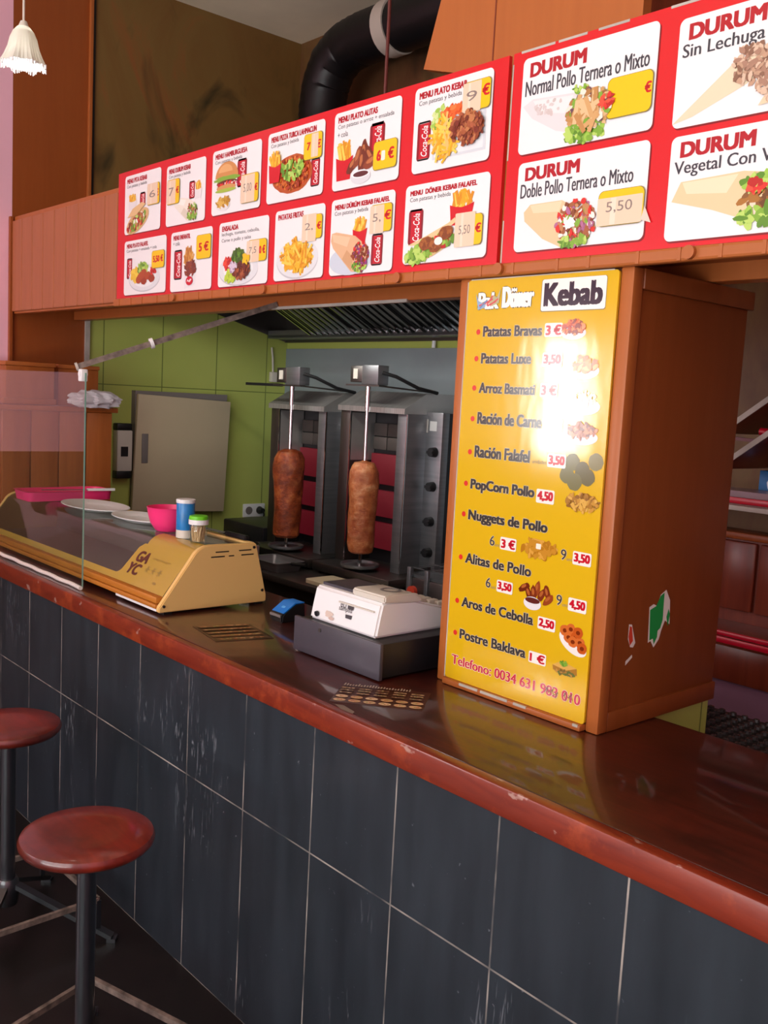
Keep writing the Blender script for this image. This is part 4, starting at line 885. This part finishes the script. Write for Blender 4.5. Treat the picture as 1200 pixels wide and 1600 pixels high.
# duct
du = thing('flue_duct', 'fat black flexible duct bending along under the ceiling', 'duct', (-4.28, 1.8, 2.6))
P = [(-4.26, 1.8, 2.60), (-4.26, 1.8, 3.22), (-4.24, 1.8, 3.33), (-4.18, 1.8, 3.43), (-4.08, 1.8, 3.485), (-3.95, 1.8, 3.50), (-3.2, 1.8, 3.50), (-1.6, 1.8, 3.50)]
fine = []
for a, c in zip(P, P[1:]):
    n = max(2, int((Vector(c) - Vector(a)).length / .02))
    for i in range(n): fine.append(Vector(a).lerp(Vector(c), i / n))
fine.append(Vector(P[-1])); b = new(); tube(b, fine, [.122 + (.004 if i % 2 else 0) for i in range(len(fine))], 28); obj('pipe', b, M['duct'], du)
b = new(); tube(b, [(-3.74, 1.8, 3.50), (-3.66, 1.8, 3.50)], .132, 32); obj('joint_tape', b, M['tape'], du)
b = new(); box(b, (-3.71, 1.79, 3.62), (-3.69, 1.81, ZC)); box(b, (-2.2, 1.79, 3.62), (-2.18, 1.81, ZC)); obj('ceiling_strap', b, M['steel_dark'], du)
b = new(); tube(b, [(-2.19, .47, 2.5), (-2.19, .47, 3.0), (-2.185, .47, ZC)], .005, 8)
tag(obj('hanging_cable', b, M['red_cable']), 'thin brown red cable hanging from the ceiling behind the menu board', 'cable')
# boxed panel above the header
bx = thing('boxed_panel', 'orange brown laminate boxing rising above the red menu boards', 'panel', (-1.6, .6, 2.5))
b = new(); prism(b, [(-2.055, 2.628), (-1.62, 2.505), (-1.345, 2.505), (-1.345, 3.4), (-1.80, 3.4)], 1, .49, .52); obj('front', b, M['lam'], bx, sm=False)
b = new(); box(b, (-1.365, .52, 2.505), (-1.345, 1.5, 3.4)); obj('side', b, M['darkwood'], bx, sm=False)
b = new(); box(b, (-1.796, .4885, 2.56), (-1.792, .492, 3.4)); obj('joint', b, M['darkwood'], bx, sm=False)

# left cabinet and boxes
cb = thing('side_cabinet', 'brown wooden cabinet against the left wall behind the display case', 'cabinet', (-4.67, .5, 0))
obj('carcass', box(new(), (XL + .022, .22, 0), (-4.515, .765, 1.575)), M['cab'], cb, sm=False)
for i in range(4):
    y0 = .22 + i * .1365; b = new(); box(b, (-4.516, y0 + .003, .05), (-4.50, y0 + .1335, 1.575), .005); obj('plank', b, M['cab'], cb)
b = new(); box(b, (XL + .022, .205, 1.575), (-4.49, .79, 1.60), .004); obj('top', b, M['cab'], cb)
def wbox(label, x0, y0, x1, y1, z0, z1, cornice):
    t = thing('wooden_box', label, 'box', ((x0 + x1) / 2, (y0 + y1) / 2, z0), 'boxes on the side cabinet')
    b = new(); box(b, (x0, y0, z0), (x1, y1, z1 - .02), .004); obj('body', b, M['cab'], t)
    b = new(); box(b, (x0 - .005, y0 - .005, z1 - .02), (x1 + .005, y1 + .005, z1), .005); obj('lid', b, M['lam'], t)
    if cornice: b = new(); box(b, (x0 - .01, y0 - .012, z0 + .001), (x1 + .008, y1 + .01, z0 + .03), .006); obj('plinth', b, M['cab'], t)
wbox('taller brown wooden box at the pink wall end of the side cabinet', -4.80, .245, -4.52, .475, 1.601, 1.80, True)
wbox('brown wooden box at the green wall end of the side cabinet', -4.80, .51, -4.56, .715, 1.601, 1.80, False)
bg = new(); bmesh.ops.create_icosphere(bg, subdivisions=4, radius=1)
for v in bg.verts:
    n = v.co.copy(); k = 1 + .10 * math.sin(9 * n.x + 4 * n.z) + .08 * math.sin(13 * n.y - 5 * n.x) + .05 * math.sin(23 * n.z + 17 * n.y)
    v.co = Vector((n.x * .045 * k - 4.475, n.y * .13 * k + .66, max(n.z, -.75) * .045 * k + 1.636))
obj('plastic_bag', bg, mat('bag_plastic', '#d2cbd4', .3), None, 'crumpled whitish plastic bag lying on top of the side cabinet', 'bag')
# green wall fittings
wc = thing('wall_cabinet', 'beige flat door of a wall cabinet hanging askew on the green wall', 'wall cabinet', (XL + .05, 1.37, 1.02))
b = new(); box(b, (XL + .001, 1.04, 1.04), (XL + .045, 1.615, 1.69)); obj('frame', b, M['grey'], wc, sm=False)
b = new(); box(b, (XL + .046, 1.045, 1.035), (XL + .072, 1.625, 1.672), .004)
bmesh.ops.transform(b, matrix=Matrix.Translation((0, 1.08, 1.66)) @ Matrix.Rotation(R(-2.2), 4, 'X') @ Matrix.Translation((0, -1.08, -1.66)), verts=b.verts); dd = obj('door', b, M['beige'], wc)
b = new(); box(b, (XL + .0725, 1.068, 1.30), (XL + .078, 1.106, 1.46), .003); obj('handle', b, M['grey'], dd)
wu = thing('paper_dispenser', 'white wall dispenser with black ends on the green wall beside the cabinet', 'dispenser', (XL + .04, .98, 1.22))
b = new(); box(b, (XL + .001, .935, 1.255), (XL + .06, 1.022, 1.475), .006); obj('body', b, M['offwhite'], wu)
for z0, z1 in ((1.215, 1.255), (1.475, 1.512)):
    b = new(); box(b, (XL + .001, .935, z0), (XL + .055, 1.022, z1), .006); obj('end_cap', b, M['black'], wu)
b = new(); box(b, (XL + .0595, .955, 1.335), (XL + .062, .996, 1.388)); obj('window', b, M['black'], wu)
so = thing('wall_socket', 'white double wall socket on the green wall left of the grills', 'socket', (XL, 1.84, .93))
def sock():
    d0 = 1.775
    b = new(); box(b, (XL + .001, d0, .965), (XL + .012, d0 + .155, 1.045), .004); obj('plate', b, M['white'], so)
    for y in (d0 + .04, d0 + .115):
        b = new(); tube(b, [(XL + .010, y, 1.005), (XL + .0135, y, 1.005)], .024, 20); obj('socket_well', b, M['grey'], so)
sock()
pg = thing('power_plug', 'black plug with cable in the double wall socket', 'plug', (XL + .03, 1.89, 1.0))
b = new(); tube(b, [(XL + .0137, 1.89, 1.005), (XL + .05, 1.89, 1.005)], [.022, .015], 16); obj('body', b, M['black'], pg)
b = new(); tube(b, [(XL + .05, 1.89, 1.005), (XL + .07, 1.885, .99), (XL + .07, 1.88, .90), (XL + .08, 1.88, .885)], .005, 8); obj('cable', b, M['black'], pg)
b = new(); box(b, (XL + .001, 1.93, 1.78), (XL + .03, 1.98, 1.84), .004); sw = obj('junction_box', b, M['offwhite'], None, 'small white junction box on the green wall above the left grill', 'junction box')
b = new(); tube(b, [(XL + .012, 1.95, 1.84), (XL + .012, 1.945, 1.92), (XL + .012, 1.935, 1.985)], .006, 8); obj('cable', b, M['offwhite'], sw)
# things on the back counter
t = thing('steel_pan', 'shallow steel pan on the back counter in front of the left grill', 'pan', (-3.74, 1.25, .88))
b = new(); L = [[b.verts.new((x, y, z)) for x, y in rrect(-3.86 + i, 1.17 + i, -3.62 - i, 1.33 - i, .02 - i * .3, 4)] for i, z in ((.012, .8805), (0, .924), (-.008, .926), (-.008, .928), (.004, .927), (.015, .8835))]
for p_, q_ in zip(L, L[1:]):
    for i in range(len(p_)): b.faces.new((p_[i], p_[(i + 1) % len(p_)], q_[(i + 1) % len(p_)], q_[i]))
b.faces.new(L[0][::-1]); b.faces.new(L[-1]); bmesh.ops.recalc_face_normals(b, faces=b.faces[:]); obj('pan', b, M['steel'], t)
b = new(); tube(b, [(-3.61, 1.25, .924), (-3.50, 1.25, .935)], .008, 10); obj('handle', b, M['black'], t)
b = new(); prism(b, rrect(-3.40, 1.17, -3.06, 1.33, .015), 2, .8805, .90); bmesh.ops.bevel(b, geom=b.edges[:], offset=.002, segments=1, affect='EDGES'); obj('cutting_board', b, M['beige'], None, 'pale cutting board on the back counter in front of the right grill', 'cutting board')
b = new(); lathe(b, [(0, 0), (.08, 0), (.095, .02), (.10, .075), (.105, .078), (.097, .079), (.09, .02), (0, .006)], (-4.05, 1.245, .8805), 32); obj('metal_bowl', b, M['steel_dark'], None, 'dark metal bowl on the back counter behind the display case', 'bowl')
b = new(); box(b, (-4.62, 1.5, .8805), (-4.22, 1.95, 1.0), .01); obj('griddle', b, M['blackm'], None, 'black griddle on the back counter below the wall socket', 'griddle')
fy = thing('deep_fryer', 'small steel deep fryer with a red knob behind the cash register', 'fryer', (-2.65, 1.35, .88))
b = new(); box(b, (-2.77, 1.20, .8805), (-2.53, 1.50, 1.02), .006); fb = obj('body', b, M['steel_dark'], fy)
b = new(); tube(b, [(-2.72, 1.2, .965), (-2.72, 1.183, .965)], .022, 18); obj('red_knob', b, mat('red_knob', '#c8402a', .4), fb, label='red knob')
for x in (-2.745, -2.645, -2.545):
    b = new(); box(b, (x - .01, 1.19, .90), (x + .01, 1.205, 1.06), .003); obj('post', b, M['steel'], fy)
b = new(); box(b, (-2.76, 1.21, 1.02), (-2.54, 1.49, 1.03)); 
for i in range(8): bar(b, (-2.75 + i * .028, 1.22, 1.055), (-2.75 + i * .028, 1.46, 1.055), .003, .003)
for y in (1.22, 1.34, 1.46): bar(b, (-2.755, y, 1.055), (-2.545, y, 1.055), .004, .004)
for x, y in ((-2.75, 1.22), (-2.55, 1.22), (-2.75, 1.46), (-2.55, 1.46)): bar(b, (x, y, 1.025), (x, y, 1.057), .004, .004, (1, 0, 0))
obj('wire_basket', b, M['steel'], fy)
b = new(); bar(b, (-2.80, 1.25, 1.03), (-2.66, 1.22, 1.065), .014, .012); obj('basket_handle', b, M['black'], fy)

# ------------------------------------------------------------------ bar shelves right of the pillar
bk = thing('bar_back_cabinet', 'dark red wooden back bar cabinet with panelled doors right of the pillar', 'cabinet', (-1.3, 1.9, 0))
obj('lower_body', box(new(), (-2.4, 1.72, 0), (-.3, YB - .001, .90)), mat('pink_reflection_front', '#8a667c', .3), bk, sm=False)  # purple tint is the pink reflection put into the base colour
obj('drawer_band', box(new(), (-2.4, 1.70, .80), (-.3, 1.722, .925), .003), M['darkwood'], bk)
obj('counter_slab', box(new(), (-2.4, 1.69, .925), (-.3, YB - .001, .955), .003), M['darkwood'], bk)
b = new(); box(b, (-2.4, 1.683, .935), (-.3, 1.691, .957), .003); box(b, (-2.4, 1.683, .960), (-.3, 1.70, .978), .004); obj('red_edge', b, M['red_trim'], bk)
obj('back_panel', box(new(), (-2.4, 1.97, .955), (-.3, YB - .001, 1.285)), M['darkwood'], bk, sm=False)
for i in range(12):
    x = -2.38 + i * .172; b = new(); box(b, (x, 1.955, 1.0), (x + .16, 1.972, 1.26), .012, 2); obj('door_panel', b, M['darkwood'], bk)
b = new(); box(b, (-2.4, 1.945, 1.268), (-.3, YB - .001, 1.295), .006); obj('moulding', b, M['lam_dark'], bk)
sh = thing('wall_shelf', 'shelf with a red front edge right of the pillar', 'shelf', (-1.3, 1.9, 1.40))
obj('board', box(new(), (-2.4, 1.74, 1.405), (-.3, YB - .001, 1.425)), M['darkwood'], sh, sm=False)
obj('red_edge', box(new(), (-2.4, 1.732, 1.420), (-.3, 1.742, 1.442), .003), M['red_trim'], sh)
obj('white_edge', box(new(), (-2.4, 1.734, 1.396), (-.3, 1.742, 1.413), .002), M['whitetrim'], sh)
b = new(); prism(b, rrect(-1.80, 1.765, -1.45, 1.915, .008), 2, 1.4255, 1.462); obj('document_folder', b, mat('mauve_folder', '#8a6a74', .3), None, 'mauve folder lying flat on the red edged shelf', 'folder')
bb = thing('blue_carton', 'blue carton standing behind the mauve folder at the right frame edge', 'carton', (-1.64, 1.96, 1.4255))
b = new(); box(b, (-1.705, 1.925, 1.4255), (-1.58, 2.0, 1.532), .002); obj('carton', b, mat('blue_card', '#1f6fae', .5), bb)
p = Print(Frame((-1.705, 1.925, 1.4255), (1, 0, 0), (0, 0, 1)), .0006); p.poly([(.03, .065), (.036, .04), (.05, .09), (.04, .085)], '#e8f0f4'); p.build('print', bb)
rk = thing('bottle_rack', 'diagonal dark bottle rack boards with pale front edges on the bar wall', 'rack', (-1.5, 1.85, 1.55))
for (a, c) in (((-1.76, 1.665), (-1.40, 1.935)), ((-1.76, 1.54), (-1.55, 1.70))):
    A_ = Vector((a[0], 1.9, a[1])); B_ = Vector((c[0], 1.9, c[1])); b = new(); bar(b, A_, B_, .33, .016, (0, -.0, 1)); rb = obj('rack_board', b, M['darkwood'], rk)
    o_ = Vector((0, -.1675, 0)); b = new(); bar(b, A_ + o_, B_ + o_, .006, .018); obj('pale_edge', b, M['whitetrim'], rb)
b = new(); bar(b, (-1.78, 1.80, 1.645), (-1.45, 1.80, 1.63), .02, .012); obj('crossbar', b, mat('dark_red_bar', '#6a1222', .4), rk)
bt = thing('bottle', 'red capped bottle lying on the dark red bar of the diagonal rack', 'bottle', (-1.60, 1.73, 1.645))
b = new(); tube(b, [(-1.628, 1.775, 1.6725), (-1.60, 1.775, 1.672), (-1.565, 1.775, 1.672), (-1.50, 1.775, 1.672), (-1.47, 1.775, 1.672)], [.010, .011, .019, .019, .016], 20); obj('glass_body', b, M['steel_dark'], bt)
b = new(); tube(b, [(-1.640, 1.775, 1.673), (-1.612, 1.775, 1.6725)], .013, 16); obj('cap', b, M['red_trim'], bt)
# under-counter unit with a perforated drain mat
un = thing('under_counter_unit', 'low steel bar unit behind the worktop right of the pillar', 'bar unit', (-.7, .95, 0))
b = new(); box(b, (-1.255, .64, 0), (.9, 1.25, .84)); obj('body', b, M['steel_dark'], un, sm=False)
obj('body', box(new(), (-2.0, .915, 0), (-1.2555, 1.25, .84)), M['steel_dark'], un, sm=False)
mt = new(); x = -1.24
prism(mt, [(-1.25, .645), (.2, .645), (.2, 1.24), (-1.95, 1.24), (-1.95, .92), (-1.25, .92)], 2, .8405, .847)
dm = thing('drain_mat', 'black studded rubber drain mat on the low bar unit', 'mat', (-.5, .94, .8405)); obj('mat', mt, mat('black_rubber', '#18161a', .4), dm, sm=False)
b = new()
for i in range(58):
    for j in range(20):
        cx, cy = -1.93 + i * .036, .66 + j * .0298
        if cx < -1.24 and cy < .93: continue
        lathe(b, [(.011, 0), (.009, .008), (.005, .0085), (0, .006)], (cx, cy, .847), 8)
tag(obj('studs', b, mat('shiny_rubber', '#3a3436', .18), dm), kind='stuff')

# ------------------------------------------------------------------ bar stools
def stool(x, y, label, turn):
    t = thing('bar_stool', label, 'bar stool', (x, y, 0), 'round bar stools at the counter')
    b = new(); lathe(b, [(0, .648), (.135, .648), (.147, .652), (.1535, .660), (.1545, .668), (.150, .677), (.138, .682), (.08, .680), (0, .679)], (x, y, 0), 56); obj('seat', b, M['seat'], t)
    b = new(); tube(b, [(x, y, .14), (x, y, .645)], .0225, 20); obj('pole', b, M['pole'], t)
    b = new(); lathe(b, [(.0, .636), (.06, .636), (.06, .648), (0, .648)], (x, y, 0), 24); obj('seat_plate', b, M['black'], t)
    b = new(); lathe(b, [(.03, .10), (.034, .12), (.034, .175), (.028, .185), (.0226, .185)], (x, y, 0), 20); obj('hub', b, M['pole'], t)
    cs = []
    for k in range(4):
        a = R(turn + 45 + 90 * k); d = Vector((math.cos(a), math.sin(a), 0)); o = Vector((x, y, 0))
        b = new(); bar(b, o + d * .02 + Vector((0, 0, .165)), o + d * .33 + Vector((0, 0, .012)), .028, .014); bar(b, o + d * .318 + Vector((0, 0, .006)), o + d * .345 + Vector((0, 0, .006)), .034, .012); obj('leg', b, M['pole'], t)
        cs.append(o + d * .285 + Vector((0, 0, .13)))
    for k in range(4):
        b = new(); bar(b, cs[k], cs[(k + 1) % 4], .012, .016); obj('foot_rail', b, M['worn'], t)
    for k in range(4):
        o = cs[k]; b = new(); bar(b, o, Vector((o.x, o.y, .03)), .014, .014, (1, 0, 0)); obj('rail_post', b, M['pole'], t)
stool(-2.030, -.463, 'nearer round red brown bar stool on a black pole', 17)
stool(-2.845, -.348, 'farther round red brown bar stool cut off by the left edge', 2)

# ------------------------------------------------------------------ pendant lamp
lp = thing('pendant_lamp', 'frilled white tulip glass pendant lamp hanging at the upper left', 'lamp', (-3.36, -.115, 2.70))
cx, cy, cz = -3.366, -.122, 2.762
def fr_(a, z): return 1 + (.075 * max(0, min(1, (.10 - z) / .10))) * math.cos(8 * a) + .03 * max(0, min(1, (.13 - z) / .13)) * math.cos(32 * a)
b = new(); lathe(b, [(.012, .142), (.022, .138), (.036, .120), (.046, .095), (.053, .060), (.064, .025), (.074, 0), (.072, 0), (.062, .025), (.051, .058), (.044, .093), (.034, .117)], (cx, cy, cz), 96, wob=fr_)
for v in b.verts: v.co.z = cz + (v.co.z - cz) * .86; v.co.x = cx + (v.co.x - cx) * .95; v.co.y = cy + (v.co.y - cy) * .95
t = NT('lamp_frosted_glass'); t.set(color=lin('#e8e6de'), rough=.4)
ts = t.n('BsdfTranslucent'); ts.inputs[0].default_value = lin('#f4f0e6'); mx = t.n('MixShader'); mx.inputs[0].default_value = .22; t.l(t.b.outputs[0], mx.inputs[1]); t.l(ts.outputs[0], mx.inputs[2]); t.l(mx.outputs[0], t.out.inputs[0])
obj('shade', b, t.m, lp)
b = new()
for i in range(72):
    a = 2 * math.pi * i / 72; r_ = .0735 * .95 * fr_(a, 0); x_, y_ = cx + r_ * math.cos(a), cy + r_ * math.sin(a)
    tube(b, [(x_, y_, cz + .002), (x_ * 1.0, y_, cz - .007 - .005 * math.cos(8 * a))], .0022, 6)
obj('fringe', b, M['white'], lp)
b = new(); bmesh.ops.create_icosphere(b, subdivisions=3, radius=.032, matrix=Matrix.Translation((cx, cy, cz + .028))); obj('bulb', b, mat('lamp_bulb', '#ffffff', .4, emit=('#fbfff6', 12)), lp)
b = new(); lathe(b, [(0, .142), (.010, .138), (.016, .124), (.016, .117), (0, .117)], (cx, cy, cz), 20); obj('socket_cap', b, M['offwhite'], lp)
b = new(); tube(b, [(cx, cy, cz + .14), (cx, cy, ZC)], .004, 8); obj('cord', b, M['offwhite'], lp)

# ------------------------------------------------------------------ unseen strip light, added behind the header to brighten the kitchen
tl = thing('added_strip_light', 'unseen strip light added behind the header to brighten the kitchen', 'strip light', (-3.4, .80, 2.10))
b = new(); box(b, (-4.15, .762, 2.12), (-2.55, .80, 2.17), .006); obj('fixture', b, M['white'], tl)
b = new(); tube(b, [(-4.12, .818, 2.135), (-2.58, .818, 2.135)], .013, 14); obj('tube', b, mat('tube_glow', '#ffffff', .4, emit=('#fffbf0', 5)), tl)
area('added_kitchen_strip', (-3.35, .84, 2.125), (R(62), 0, 0), 1.5, .04, 9.5, (1, .97, .9))
